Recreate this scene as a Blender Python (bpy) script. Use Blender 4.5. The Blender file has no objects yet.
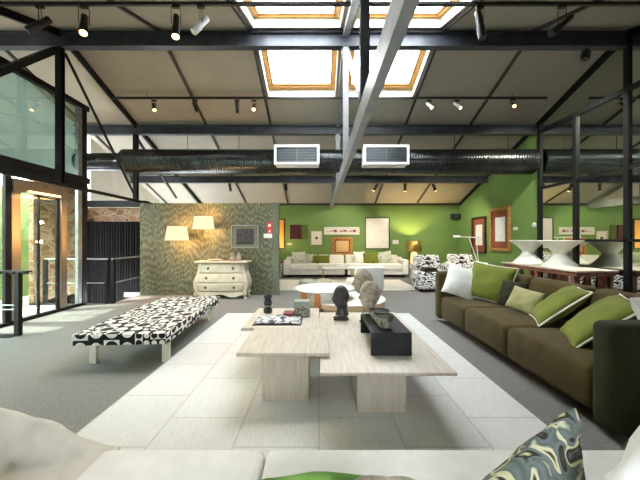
import bpy, bmesh, math, random
from mathutils import Vector, Matrix, noise
R = math.radians
PI = math.pi
random.seed(7)
scn = bpy.context.scene
COL = scn.collection
H = 1.3          # eye height
F = 300.0        # focal length in pixels of the 640 px frame

def at(x, y, d):
    """a point d metres into the room that the photo shows at pixel x, y"""
    return Vector(((x - 319) / F * d, d, H - (y - 240) / F * d))

def lin(c):
    out = []
    for v in c:
        v = v / 255.0
        out.append(v / 12.92 if v <= 0.04045 else ((v + 0.055) / 1.055) ** 2.4)
    return (out[0], out[1], out[2], 1.0)

# ------------------------------------------------------------------ materials
def new_mat(name):
    m = bpy.data.materials.new(name); m.use_nodes = True
    nt = m.node_tree
    for n in list(nt.nodes): nt.nodes.remove(n)
    out = nt.nodes.new('ShaderNodeOutputMaterial')
    return m, nt, out

def N(nt, kind, **kw):
    n = nt.nodes.new(kind)
    for k, v in kw.items():
        if k in n.inputs.keys(): n.inputs[k].default_value = v
        else: setattr(n, k, v)
    return n

def coords(nt, which='Object', scale=(1, 1, 1), rot=(0, 0, 0)):
    tc = nt.nodes.new('ShaderNodeTexCoord')
    mp = nt.nodes.new('ShaderNodeMapping')
    mp.inputs['Scale'].default_value = scale
    mp.inputs['Rotation'].default_value = rot
    nt.links.new(tc.outputs[which], mp.inputs['Vector'])
    return mp.outputs['Vector']

def ramp(nt, fac, stops, interp='LINEAR'):
    r = nt.nodes.new('ShaderNodeValToRGB')
    r.color_ramp.interpolation = interp
    els = r.color_ramp.elements
    while len(els) > 1: els.remove(els[-1])
    els[0].position = stops[0][0]; els[0].color = lin(stops[0][1])
    for p, c in stops[1:]:
        e = els.new(p); e.color = lin(c)
    nt.links.new(fac, r.inputs['Fac'])
    return r.outputs['Color']

def principled(nt, out, rough=0.6, metal=0.0, spec=0.5, sheen=0.0):
    b = nt.nodes.new('ShaderNodeBsdfPrincipled')
    b.inputs['Roughness'].default_value = rough
    b.inputs['Metallic'].default_value = metal
    b.inputs['Specular IOR Level'].default_value = spec
    b.inputs['Sheen Weight'].default_value = sheen
    nt.links.new(b.outputs[0], out.inputs['Surface'])
    return b

def math_n(nt, op, a, b=None, c=None):
    n = nt.nodes.new('ShaderNodeMath'); n.operation = op
    for i, v in enumerate((a, b, c)):
        if v is None: continue
        if isinstance(v, (int, float)): n.inputs[i].default_value = v
        else: nt.links.new(v, n.inputs[i])
    return n.outputs[0]

def bump(nt, b, height, strength=0.2, dist=0.01):
    n = nt.nodes.new('ShaderNodeBump')
    n.inputs['Strength'].default_value = strength
    n.inputs['Distance'].default_value = dist
    nt.links.new(height, n.inputs['Height'])
    nt.links.new(n.outputs[0], b.inputs['Normal'])

def mat(name, c1, c2=None, rough=0.6, metal=0.0, scale=8, bscale=None, bstr=0.15, spec=0.5, sheen=0.0, stretch=(1, 1, 1)):
    m, nt, out = new_mat(name)
    b = principled(nt, out, rough, metal, spec, sheen)
    if c2 is None:
        c2 = tuple(min(255, v * 1.07 + 2) for v in c1)
    nz = N(nt, 'ShaderNodeTexNoise', Scale=scale, Detail=5.0)
    nt.links.new(coords(nt, 'Object', stretch), nz.inputs['Vector'])
    nt.links.new(ramp(nt, nz.outputs['Fac'], [(0.3, c1), (0.7, c2)]), b.inputs['Base Color'])
    if bscale:
        n2 = N(nt, 'ShaderNodeTexNoise', Scale=bscale, Detail=3.0)
        nt.links.new(coords(nt, 'Object', stretch), n2.inputs['Vector'])
        bump(nt, b, n2.outputs['Fac'], bstr)
    return m

def emit_mat(name, c, strength):
    m, nt, out = new_mat(name)
    nz = N(nt, 'ShaderNodeTexNoise', Scale=3.0)
    nt.links.new(coords(nt), nz.inputs['Vector'])
    e = N(nt, 'ShaderNodeEmission', Strength=strength)
    c2 = tuple(v * .96 for v in c)
    nt.links.new(ramp(nt, nz.outputs['Fac'], [(0, c), (1, c2)]), e.inputs['Color'])
    nt.links.new(e.outputs[0], out.inputs['Surface'])
    return m

def glass_mat(name, tint, refl, rough=0.01):
    m, nt, out = new_mat(name)
    t = nt.nodes.new('ShaderNodeBsdfTransparent'); t.inputs['Color'].default_value = lin(tint)
    g = nt.nodes.new('ShaderNodeBsdfGlossy'); g.inputs['Roughness'].default_value = rough
    g.inputs['Color'].default_value = (.95, .97, 1, 1)
    lw = nt.nodes.new('ShaderNodeLayerWeight'); lw.inputs['Blend'].default_value = 0.5
    f = math_n(nt, 'MULTIPLY_ADD', math_n(nt, 'POWER', lw.outputs['Facing'], 4.0), 0.8, refl)
    f.node.use_clamp = True
    mx = nt.nodes.new('ShaderNodeMixShader')
    nt.links.new(f, mx.inputs[0]); nt.links.new(t.outputs[0], mx.inputs[1]); nt.links.new(g.outputs[0], mx.inputs[2])
    nt.links.new(mx.outputs[0], out.inputs['Surface'])
    return m

M = {}
M['carpet'] = mat('carpet_grey', (108, 106, 104), (144, 142, 139), rough=.95, scale=110, bscale=160, bstr=.5, spec=.15)
M['ceiling'] = mat('ceiling_board', (154, 148, 136), (161, 155, 143), rough=.85, scale=2, spec=.2)
M['cream_wall'] = mat('cream_plaster', (200, 196, 180), rough=.9, scale=2)
M['green_wall'] = mat('green_paint', (104, 134, 74), (110, 140, 80), rough=.7, scale=2, bscale=60, bstr=.04, spec=.3)
M['white_paint'] = mat('white_paint', (222, 228, 220), rough=.55, scale=3)
M['steel'] = mat('blue_grey_steel', (46, 49, 56), (64, 68, 76), rough=.45, metal=.3, scale=5, bscale=40, bstr=.05)
M['black_steel'] = mat('black_steel', (15, 16, 18), (23, 24, 26), rough=.55, metal=.0, scale=6, spec=.2)
M['grey_steel'] = mat('galvanised_steel', (128, 130, 132), (158, 160, 160), rough=.38, metal=.5, scale=9, bscale=50, bstr=.04)
M['pale_steel'] = mat('pale_painted_steel', (118, 121, 124), (140, 142, 144), rough=.5, scale=6, bscale=40, bstr=.04)
M['strip'] = mat('dark_joint_strip', (46, 44, 44), rough=.6, scale=5)
M['duct'] = mat('black_duct_foil', (48, 51, 52), (70, 73, 73), rough=.26, metal=.85, scale=5)
M['vent_white'] = mat('vent_white', (206, 208, 208), rough=.45, scale=5)
M['vent_dark'] = mat('vent_dark', (38, 42, 44), rough=.5, scale=5)
M['vent_blade'] = mat('vent_blade', (92, 100, 104), rough=.35, metal=.4, scale=5)
M['pine'] = mat('pine_window_frame', (176, 122, 58), (206, 156, 84), rough=.45, scale=9, stretch=(1, 1, 6))
M['black'] = mat('black_satin', (18, 18, 19), (26, 26, 28), rough=.4, scale=6)
M['black_matt'] = mat('black_matt_metal', (26, 28, 33), (32, 34, 40), rough=.5, metal=.3, scale=6)
M['curtain'] = mat('black_curtain', (4, 4, 5), (8, 8, 9), rough=.95, scale=4, stretch=(8, 8, .5))
M['orange_steel'] = mat('door_stainless', (150, 140, 128), (172, 160, 146), rough=.3, metal=.8, scale=7, stretch=(1, 1, .2))
M['paving'] = mat('pale_paving', (190, 182, 168), (208, 200, 186), rough=.9, scale=4)
M['lawn_wall'] = mat('green_courtyard_wall', (128, 158, 96), (146, 172, 112), rough=.9, scale=3)
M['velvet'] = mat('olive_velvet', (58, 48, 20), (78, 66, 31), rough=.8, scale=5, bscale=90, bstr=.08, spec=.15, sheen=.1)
M['velvet_dark_and_shade'] = mat('dark_and_shaded_velvet', (34, 34, 20), (46, 46, 28), rough=.8, scale=5, bscale=90, bstr=.08, spec=.15, sheen=.05)
M['lime'] = mat('lime_velvet', (92, 100, 32), (110, 118, 42), rough=.75, scale=4, bscale=9, bstr=.35, spec=.2, sheen=.1)
M['pale_olive'] = mat('pale_olive_velvet', (138, 134, 88), (156, 152, 104), rough=.75, scale=4, bscale=9, bstr=.25, sheen=.3)
M['piping'] = mat('white_piping', (232, 230, 222), rough=.7, scale=8)
M['white_fabric'] = mat('white_linen', (226, 225, 220), (236, 235, 231), rough=.85, scale=12, bscale=120, bstr=.12, spec=.2)
M['cream_fabric'] = mat('cream_linen', (196, 192, 178), (216, 212, 200), rough=.85, scale=9, bscale=90, bstr=.2, spec=.2)
M['far_sofa'] = mat('far_white_linen', (226, 226, 220), (234, 234, 228), rough=.85, scale=8, bscale=80, bstr=.08, spec=.2)
M['fluffy'] = mat('taupe_boucle', (150, 138, 122), (206, 198, 186), rough=.95, scale=40, bscale=70, bstr=.9)
M['leaf_green'] = mat('leaf_green_fabric', (92, 138, 52), (116, 160, 70), rough=.8, scale=9, bscale=40)
M['legs_white'] = mat('white_lacquer_legs', (206, 204, 186), rough=.4, scale=4)
M['white_gloss'] = mat('white_lacquer', (236, 236, 232), rough=.25, scale=4)
M['tan_wood'] = mat('tan_wood_edge', (176, 148, 116), (194, 166, 132), rough=.5, scale=6, stretch=(1, 1, 4))
M['orange_wood'] = mat('orange_wood', (172, 104, 48), (196, 128, 66), rough=.5, scale=6)
M['stone_light'] = mat('pale_stone', (128, 116, 98), (192, 181, 162), rough=.85, scale=24, bscale=50, bstr=.6)
M['bronze'] = mat('black_bronze', (36, 34, 38), (66, 64, 68), rough=.42, metal=.3, scale=14, bscale=30, bstr=.4)
M['chest_paint'] = mat('distressed_cream_paint', (190, 174, 152), (210, 197, 176), rough=.6, scale=9, bscale=25, bstr=.1)
M['chest_edge'] = mat('worn_brown_edge', (108, 88, 62), (138, 116, 86), rough=.6, scale=20)
M['iron'] = mat('dark_iron', (84, 76, 64), rough=.5, metal=.6, scale=15)
M['brass'] = mat('brushed_brass', (196, 158, 84), (214, 178, 104), rough=.28, metal=.9, scale=12)
M['rod'] = mat('steel_rod', (150, 150, 150), rough=.3, metal=.9, scale=12)
M['gold_frame'] = mat('gilt_wood', (150, 108, 56), (186, 146, 86), rough=.45, metal=.3, scale=14)
M['red_mat'] = mat('rust_mount', (118, 60, 38), (136, 74, 48), rough=.7, scale=12)
M['paper'] = mat('pale_paper', (218, 216, 208), (232, 230, 224), rough=.8, scale=7)
M['blue_paper'] = mat('pale_print', (196, 208, 212), (232, 232, 228), rough=.8, scale=14)
M['dark_frame'] = mat('dark_wood_frame', (52, 34, 24), (70, 46, 30), rough=.5, scale=14)
M['maroon'] = mat('maroon_canvas', (52, 10, 22), (68, 16, 30), rough=.8, scale=5)
M['olive_art'] = mat('olive_canvas', (80, 92, 44), (92, 104, 52), rough=.8, scale=5)
M['red_sign'] = mat('red_sign', (196, 40, 40), rough=.5, scale=5)
M['red_box'] = mat('dusty_red_cover', (128, 66, 66), (146, 84, 82), rough=.7, scale=14)
M['celadon'] = mat('celadon_lid', (140, 152, 140), (160, 170, 158), rough=.5, scale=12)
M['pink_dish'] = mat('pink_ceramic', (212, 186, 168), (226, 204, 188), rough=.4, scale=8)
M['mosaic'] = mat('speckled_pot', (60, 52, 46), (190, 180, 170), rough=.5, scale=45)
M['taupe_fabric'] = mat('beige_pouf', (196, 184, 160), (212, 202, 180), rough=.9, scale=20, bscale=60)
M['wood_brown'] = mat('carved_brown_wood', (104, 60, 44), (146, 96, 74), rough=.7, scale=14, bscale=30, bstr=.5)
M['wash_wood'] = mat('whitewashed_wood', (196, 186, 170), (218, 210, 196), rough=.7, scale=10, bscale=25, bstr=.25, stretch=(4, .6, 4))
M['vase'] = mat('white_plaster', (222, 226, 216), (234, 236, 228), rough=.6, scale=8)
M['skirting'] = mat('dark_trim', (40, 38, 36), rough=.6, scale=5)
M['foliage_art'] = mat('black_feather', (6, 6, 8), (74, 74, 80), rough=.8, scale=26, bscale=60, bstr=.8)
M['lamp_on'] = emit_mat('lamp_lens_warm', (255, 190, 110), 26)
M['lamp_white'] = emit_mat('lamp_lens_white', (255, 240, 215), 14)
M['tube_on'] = emit_mat('warm_tube', (255, 196, 120), 7)
M['shade_on'] = emit_mat('lit_shade', (255, 226, 178), 1.25)
M['lamp_glass'] = emit_mat('lit_lamp_base', (255, 214, 150), 1.3)
M['glass'] = glass_mat('window_glass', (247, 248, 246), 0.02)
M['door_glass'] = glass_mat('door_glass', (232, 242, 236), 0.07)
M['glass_refl'] = glass_mat('reflective_glass', (214, 226, 220), 0.16)
M['acrylic'] = glass_mat('acrylic', (236, 240, 236), 0.03)

def mirror_mat():
    m, nt, out = new_mat('mirror')
    b = principled(nt, out, .0, 1.0)
    nz = N(nt, 'ShaderNodeTexNoise', Scale=.5)
    nt.links.new(coords(nt), nz.inputs['Vector'])
    nt.links.new(ramp(nt, nz.outputs['Fac'], [(0, (226, 236, 226)), (1, (232, 240, 232))]), b.inputs['Base Color'])
    return m
M['mirror'] = mirror_mat()

def travertine():
    m, nt, out = new_mat('travertine')
    b = principled(nt, out, .42, 0, .4)
    w = N(nt, 'ShaderNodeTexNoise', Scale=9.0, Detail=6.0)
    nt.links.new(coords(nt, 'Object', (5, .5, .5)), w.inputs['Vector'])
    nt.links.new(ramp(nt, w.outputs['Fac'], [(.3, (190, 181, 166)), (.5, (203, 195, 182)), (.7, (211, 204, 193))]), b.inputs['Base Color'])
    n2 = N(nt, 'ShaderNodeTexNoise', Scale=40.0, Detail=4.0)
    nt.links.new(coords(nt, 'Object', (4, .6, .6)), n2.inputs['Vector'])
    bump(nt, b, n2.outputs['Fac'], .08)
    return m
M['travertine'] = travertine()

def rug_mat():
    m, nt, out = new_mat('ivory_rug')
    b = principled(nt, out, .9, 0, .2, .2)
    br = nt.nodes.new('ShaderNodeTexBrick')
    br.inputs['Scale'].default_value = 1.0
    br.inputs['Mortar Size'].default_value = .006
    br.inputs['Brick Width'].default_value = .62
    br.inputs['Row Height'].default_value = .535
    br.inputs['Color1'].default_value = lin((222, 222, 220))
    br.inputs['Color2'].default_value = lin((217, 216, 213))
    br.inputs['Mortar'].default_value = lin((196, 193, 186))
    nt.links.new(coords(nt, 'UV', (1, 1, 1), (0, 0, PI / 2)), br.inputs['Vector'])
    nz = N(nt, 'ShaderNodeTexNoise', Scale=90.0, Detail=3.0)
    nt.links.new(coords(nt, 'UV', (1, .12, 1)), nz.inputs['Vector'])
    mx = nt.nodes.new('ShaderNodeMix'); mx.data_type = 'RGBA'; mx.blend_type = 'MULTIPLY'
    mx.inputs['Factor'].default_value = 1
    nt.links.new(br.outputs['Color'], mx.inputs['A'])
    nt.links.new(ramp(nt, nz.outputs['Fac'], [(.3, (238, 238, 236)), (.7, (255, 255, 255))]), mx.inputs['B'])
    nt.links.new(mx.outputs['Result'], b.inputs['Base Color'])
    bump(nt, b, nz.outputs['Fac'], .15)
    return m
M['rug'] = rug_mat()

def plywood():
    m, nt, out = new_mat('green_stained_plywood')
    b = principled(nt, out, .55, 0, .4)
    nz = N(nt, 'ShaderNodeTexNoise', Scale=1.6, Detail=2.0, Roughness=.45, Distortion=.25)
    nt.links.new(coords(nt, 'UV', (2.4, .55, 1)), nz.inputs['Vector'])
    sp = nt.nodes.new('ShaderNodeSeparateXYZ'); nt.links.new(coords(nt, 'UV'), sp.inputs[0])
    s = math_n(nt, 'SINE', math_n(nt, 'ADD', math_n(nt, 'MULTIPLY', nz.outputs['Fac'], 46.0), math_n(nt, 'MULTIPLY', sp.outputs[1], 42.0)))
    n2 = N(nt, 'ShaderNodeTexNoise', Scale=60.0, Detail=2.0)
    nt.links.new(coords(nt, 'UV', (1, .05, 1)), n2.inputs['Vector'])
    f = math_n(nt, 'ADD', math_n(nt, 'MULTIPLY', s, .14), n2.outputs['Fac'])
    nt.links.new(ramp(nt, f, [(.25, (64, 64, 48)), (.5, (88, 88, 67)), (.8, (122, 124, 96))]), b.inputs['Base Color'])
    return m
M['plywood'] = plywood()

def stone_wall_mat():
    m, nt, out = new_mat('rubble_stone')
    b = principled(nt, out, .9)
    v = N(nt, 'ShaderNodeTexVoronoi', Scale=4.5); v.feature = 'F1'
    ve = N(nt, 'ShaderNodeTexVoronoi', Scale=4.5); ve.feature = 'DISTANCE_TO_EDGE'
    c = coords(nt, 'UV', (1, 1.6, 1))
    nt.links.new(c, v.inputs['Vector']); nt.links.new(c, ve.inputs['Vector'])
    sep = nt.nodes.new('ShaderNodeSeparateColor'); nt.links.new(v.outputs['Color'], sep.inputs[0])
    col = ramp(nt, sep.outputs[0], [(0, (104, 66, 42)), (.4, (132, 94, 62)), (.7, (146, 114, 84)), (1, (122, 102, 84))])
    mx = nt.nodes.new('ShaderNodeMix'); mx.data_type = 'RGBA'
    fac = ramp(nt, ve.outputs['Distance'], [(.02, (255, 255, 255)), (.09, (0, 0, 0))])
    nt.links.new(fac, mx.inputs['Factor']); nt.links.new(col, mx.inputs['A'])
    mx.inputs['B'].default_value = lin((150, 138, 118))
    nt.links.new(mx.outputs['Result'], b.inputs['Base Color'])
    bump(nt, b, ve.outputs['Distance'], .6, .05)
    return m
M['stone_wall'] = stone_wall_mat()

def bench_pattern():
    """black and white squares with dots, some big and some in fours"""
    m, nt, out = new_mat('black_white_dots')
    b = principled(nt, out, .75, 0, .3)
    def layer(cell, seed):
        c = coords(nt, 'UV', (1 / cell, 1 / cell, 1))
        fl = nt.nodes.new('ShaderNodeVectorMath'); fl.operation = 'FLOOR'; nt.links.new(c, fl.inputs[0])
        fr = nt.nodes.new('ShaderNodeVectorMath'); fr.operation = 'FRACTION'; nt.links.new(c, fr.inputs[0])
        sub = nt.nodes.new('ShaderNodeVectorMath'); sub.operation = 'SUBTRACT'; nt.links.new(fr.outputs[0], sub.inputs[0]); sub.inputs[1].default_value = (.5, .5, 0)
        sx = nt.nodes.new('ShaderNodeSeparateXYZ'); nt.links.new(sub.outputs[0], sx.inputs[0])
        cm = nt.nodes.new('ShaderNodeCombineXYZ'); nt.links.new(sx.outputs[0], cm.inputs[0]); nt.links.new(sx.outputs[1], cm.inputs[1])
        ln = nt.nodes.new('ShaderNodeVectorMath'); ln.operation = 'LENGTH'; nt.links.new(cm.outputs[0], ln.inputs[0])
        sf = nt.nodes.new('ShaderNodeSeparateXYZ'); nt.links.new(fl.outputs[0], sf.inputs[0])
        cf = nt.nodes.new('ShaderNodeCombineXYZ'); nt.links.new(sf.outputs[0], cf.inputs[0]); nt.links.new(sf.outputs[1], cf.inputs[1]); cf.inputs[2].default_value = seed
        wn = nt.nodes.new('ShaderNodeTexWhiteNoise'); nt.links.new(cf.outputs[0], wn.inputs['Vector'])
        rad = math_n(nt, 'MULTIPLY_ADD', wn.outputs['Value'], .12, .33)
        dot = math_n(nt, 'LESS_THAN', ln.outputs['Value'], rad)
        par = math_n(nt, 'GREATER_THAN', wn.outputs['Value'], .5)
        x = math_n(nt, 'ABSOLUTE', math_n(nt, 'SUBTRACT', dot, par))
        return x, wn.outputs['Value']
    big, rnd = layer(.15, 1.0)
    small, _ = layer(.075, 2.0)
    sel = math_n(nt, 'GREATER_THAN', math_n(nt, 'FRACT', math_n(nt, 'MULTIPLY', rnd, 7.3)), .6)
    f = math_n(nt, 'ADD', math_n(nt, 'MULTIPLY', small, sel), math_n(nt, 'MULTIPLY', big, math_n(nt, 'SUBTRACT', 1.0, sel)))
    nt.links.new(ramp(nt, f, [(0, (20, 20, 22)), (.5, (226, 226, 222))], 'CONSTANT'), b.inputs['Base Color'])
    return m
M['dots'] = bench_pattern()

def swirl(name, stops, scale, dist=6.0, mult=18.0, stretch=(1, 1, 1), rough=.75):
    m, nt, out = new_mat(name)
    b = principled(nt, out, rough, 0, .3)
    nz = N(nt, 'ShaderNodeTexNoise', Scale=scale, Detail=1.0, Distortion=dist)
    nt.links.new(coords(nt, 'Object', stretch), nz.inputs['Vector'])
    s = math_n(nt, 'FRACT', math_n(nt, 'MULTIPLY', nz.outputs['Fac'], mult))
    nt.links.new(ramp(nt, s, stops), b.inputs['Base Color'])
    return m
M['zebra'] = swirl('zebra_fabric', [(0, (22, 24, 30)), (.3, (22, 24, 30)), (.36, (226, 228, 230)), (.9, (226, 228, 230)), (1, (22, 24, 30))], 3.6, .4, 6, (1, 1, 2.6))
M['paisley'] = swirl('paisley_fabric', [(0, (28, 26, 20)), (.18, (70, 62, 40)), (.3, (196, 192, 150)), (.45, (204, 204, 172)), (.58, (82, 92, 88)), (.8, (110, 121, 118)), (1, (28, 26, 20))], 15, .9, 3.2)
M['leafy'] = swirl('leafy_fabric', [(0, (96, 118, 92)), (.35, (196, 204, 186)), (.8, (222, 226, 214)), (1, (80, 100, 78))], 12, 1.5, 6)
M['mag_cover'] = swirl('grey_cover_print', [(0, (40, 42, 50)), (.25, (84, 88, 98)), (.3, (196, 200, 206)), (.9, (214, 216, 220)), (1, (40, 42, 50))], 6, 1.0, 4)
M['carved_grey'] = swirl('carved_grey', [(0, (48, 50, 46)), (.35, (84, 86, 78)), (.5, (176, 176, 164)), (.85, (150, 150, 138)), (1, (48, 50, 46))], 16, 1.0, 4)
M['bowl_glaze'] = swirl('striped_glaze', [(0, (70, 68, 60)), (.4, (150, 146, 132)), (.8, (176, 172, 158)), (1, (70, 68, 60))], 14, .5, 8, (1, 1, .2), .4)
M['bowl_inner'] = mat('dark_glaze', (84, 80, 70), (108, 102, 92), rough=.45, scale=20)

# ------------------------------------------------------------------ mesh helpers
def wm(o):
    m = o.matrix_basis.copy()
    if o.parent is not None:
        m = wm(o.parent) @ o.matrix_parent_inverse @ m
    return m

class MB:
    def __init__(self): self.bm = bmesh.new()
    def quadmesh(self, rows, close_u=False, close_v=False):
        """rows: list of rows of points"""
        vs = [[self.bm.verts.new(p) for p in r] for r in rows]
        nr, nc = len(vs), len(vs[0])
        for i in range(nr if close_v else nr - 1):
            for j in range(nc if close_u else nc - 1):
                a, b, c, d = vs[i][j], vs[i][(j + 1) % nc], vs[(i + 1) % nr][(j + 1) % nc], vs[(i + 1) % nr][j]
                try: self.bm.faces.new((a, b, c, d))
                except ValueError: pass
        return vs
    def box(self, x0, x1, y0, y1, z0, z1):
        return self.hexa([(x0, y0, z0), (x1, y0, z0), (x1, y1, z0), (x0, y1, z0), (x0, y0, z1), (x1, y0, z1), (x1, y1, z1), (x0, y1, z1)])
    def hexa(self, p):
        v = [self.bm.verts.new(q) for q in p]
        for f in ((0, 3, 2, 1), (4, 5, 6, 7), (0, 1, 5, 4), (1, 2, 6, 5), (2, 3, 7, 6), (3, 0, 4, 7)):
            self.bm.faces.new([v[i] for i in f])
        return self
    def frame_axes(self, d, up=None):
        d = Vector(d).normalized()
        u = Vector(up) if up is not None else (Vector((0, 0, 1)) if abs(d.z) < .95 else Vector((1, 0, 0)))
        s = d.cross(u).normalized(); u = s.cross(d).normalized()
        return s, u
    def beam(self, a, b, w, h, up=None):
        """rectangular bar from a to b, w across and h along up"""
        a, b = Vector(a), Vector(b)
        s, u = self.frame_axes(b - a, up)
        c = [(-1, -1), (1, -1), (1, 1), (-1, 1)]
        p = [a + s * (w / 2 * i) + u * (h / 2 * j) for i, j in c] + [b + s * (w / 2 * i) + u * (h / 2 * j) for i, j in c]
        return self.hexa(p)
    def ibeam(self, a, b, w, h, t=.02, up=None, web=.015):
        a, b = Vector(a), Vector(b)
        s, u = self.frame_axes(b - a, up)
        self.beam(a + u * (h / 2 - t / 2), b + u * (h / 2 - t / 2), w, t, u)
        self.beam(a - u * (h / 2 - t / 2), b - u * (h / 2 - t / 2), w, t, u)
        self.beam(a, b, web, h - 2 * t, u)
        return self
    def tube(self, pts, r, seg=10, cap=True, closed=False):
        pts = [Vector(p) for p in pts]
        n = len(pts); rows = []
        rr = r if isinstance(r, (list, tuple)) else [r] * n
        prev = None
        for i, p in enumerate(pts):
            if closed: d = pts[(i + 1) % n] - pts[i - 1]
            else: d = pts[min(i + 1, n - 1)] - pts[max(i - 1, 0)]
            d.normalize()
            if prev is None: s, u = self.frame_axes(d)
            else:
                s = prev - d * prev.dot(d)
                if s.length < 1e-6: s, u = self.frame_axes(d)
                s.normalize(); u = s.cross(d).normalized()
            prev = s
            rows.append([p + (s * math.cos(2 * PI * k / seg) + u * math.sin(2 * PI * k / seg)) * rr[i] for k in range(seg)])
        vs = self.quadmesh(rows, True, closed)
        if cap and not closed:
            self.bm.faces.new(list(reversed(vs[0]))); self.bm.faces.new(vs[-1])
        return self
    def cyl(self, a, b, r, seg=20, r2=None): return self.tube([a, b], [r, r if r2 is None else r2], seg)
    def lathe(self, prof, c=(0, 0, 0), seg=32, cap=True, sx=1.0, sy=1.0, ripple=None):
        rows = []
        for r, z in prof:
            rows.append([(c[0] + sx * r * math.cos(2 * PI * k / seg) * (1 + (ripple(k, seg) if ripple else 0)),
                          c[1] + sy * r * math.sin(2 * PI * k / seg) * (1 + (ripple(k, seg) if ripple else 0)), c[2] + z) for k in range(seg)])
        vs = self.quadmesh(rows, True)
        if cap:
            if prof[0][0] > 1e-5: self.bm.faces.new(list(reversed(vs[0])))
            if prof[-1][0] > 1e-5: self.bm.faces.new(vs[-1])
        return self
    def prism(self, poly, axis, a, b):
        """extrude a closed 2D outline along an axis ('x','y','z') from a to b"""
        def P(u, v, w): return {'x': (w, u, v), 'y': (u, w, v), 'z': (u, v, w)}[axis]
        A = [self.bm.verts.new(P(u, v, a)) for u, v in poly]; B = [self.bm.verts.new(P(u, v, b)) for u, v in poly]
        n = len(poly)
        self.bm.faces.new(A); self.bm.faces.new(list(reversed(B)))
        for i in range(n): self.bm.faces.new((A[i], B[i], B[(i + 1) % n], A[(i + 1) % n]))
        return self
    def ball(self, c, r, seg=16, rings=10, sz=1.0):
        prof = [(max(1e-4, r * math.sin(PI * i / rings)), -r * sz * math.cos(PI * i / rings)) for i in range(rings + 1)]
        return self.lathe(prof, c, seg, True)
    def build(self, name, material, parent=None, local=False, bevel=0, seg=2, angle=35, subsurf=0, smooth=True, solid=0):
        bm = self.bm
        bmesh.ops.recalc_face_normals(bm, faces=bm.faces)
        uv = bm.loops.layers.uv.new('UVMap')
        for f in bm.faces:
            n = f.normal; ax = max(range(3), key=lambda i: abs(n[i]))
            for l in f.loops:
                c = l.vert.co
                l[uv].uv = ((c.y, c.z), (c.x, c.z), (c.x, c.y))[ax]
        me = bpy.data.meshes.new(name)
        shift = Vector((0, 0, 0))
        if not local:
            xs = [v.co for v in bm.verts]
            lo = Vector((min(v.x for v in xs), min(v.y for v in xs), min(v.z for v in xs)))
            hi = Vector((max(v.x for v in xs), max(v.y for v in xs), max(v.z for v in xs)))
            shift = Vector(((lo.x + hi.x) / 2, (lo.y + hi.y) / 2, lo.z))
            for v in bm.verts: v.co -= shift
        bm.to_mesh(me); bm.free()
        me.materials.append(material)
        if smooth:
            me.shade_smooth(); me.set_sharp_from_angle(angle=R(angle))
        o = bpy.data.objects.new(name, me); COL.objects.link(o)
        o.location = shift
        if parent is not None:
            o.parent = parent
            if not local: o.matrix_parent_inverse = wm(parent).inverted()
        if solid:
            s = o.modifiers.new('solid', 'SOLIDIFY'); s.thickness = solid
        if bevel:
            b = o.modifiers.new('bevel', 'BEVEL'); b.width = bevel; b.segments = seg; b.limit_method = 'ANGLE'; b.angle_limit = R(40)
            b.harden_normals = False
            if seg > 2:
                me.shade_smooth()
                for e in me.edges: e.use_edge_sharp = False
        if subsurf:
            s = o.modifiers.new('sub', 'SUBSURF'); s.levels = subsurf; s.render_levels = subsurf
        return o

def tag(o, label=None, cat=None, group=None, kind=None):
    if label: o['label'] = label
    if cat: o['category'] = cat
    if group: o['group'] = group
    if kind: o['kind'] = kind
    return o

def thing(name, label, cat, loc=(0, 0, 0), rotz=0, group=None):
    o = bpy.data.objects.new(name, None); COL.objects.link(o)
    o.empty_display_size = .1
    o.location = loc; o.rotation_euler = (0, 0, rotz)
    return tag(o, label, cat, group)

def struct(name, mb, m, **kw): return tag(mb.build(name, m, **kw), kind='structure')

def light(name, kind, loc, energy, color=(1, 1, 1), size=.1, target=None, spot=60, blend=.6):
    l = bpy.data.lights.new(name, kind); l.energy = energy; l.color = color
    if kind == 'SPOT': l.spot_size = R(spot); l.spot_blend = blend; l.shadow_soft_size = size
    elif kind == 'POINT': l.shadow_soft_size = size
    elif kind == 'AREA': l.size = size
    o = bpy.data.objects.new(name, l); COL.objects.link(o); o.location = loc
    if target is not None:
        o.rotation_euler = (Vector(target) - Vector(loc)).to_track_quat('-Z', 'Y').to_euler()
    return o

# ------------------------------------------------------------------ room shell
XL, XR, YF, YB = -4.75, 5.27, 11.3, -1.06
YR = 5.12                                      # the ridge line
def zc(d): return 2.66 + .36 * (YF - d) if d >= YR else 2.66 + .36 * (YF - YR) - .36 * (YR - d)   # underside of the gable ceiling
XO = -5.9                                      # outer edge of the roof on the courtyard side

fl = MB()
fl.box(XL - .1, XR + .1, YB, 6.15, -.12, 0)
fl.box(-4.25, XR + .1, 6.15, 7.45, -.12, 0)
fl.box(XL - .1, XR + .1, 7.45, YF, -.12, 0)
struct('floor', fl, M['carpet'])
st = MB()
st.box(XO - .05, XO, 6.15, 7.45, -1.7, 0); st.box(XO, -4.25, 6.15, 7.45, -1.75, -1.7); st.box(XO, XL - .1, 6.1, 6.15, -1.7, 0); st.box(XL - .1, -4.25, 6.1, 6.15, -1.7, -.12)
struct('wall_stairwell', st, M['skirting'])
struct('ground_courtyard', MB().box(-14, XL - .1, -6, 6.1, -.15, -.03).box(-14, XO - .05, 6.1, 9, -.15, -.03), M['paving'])

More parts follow.
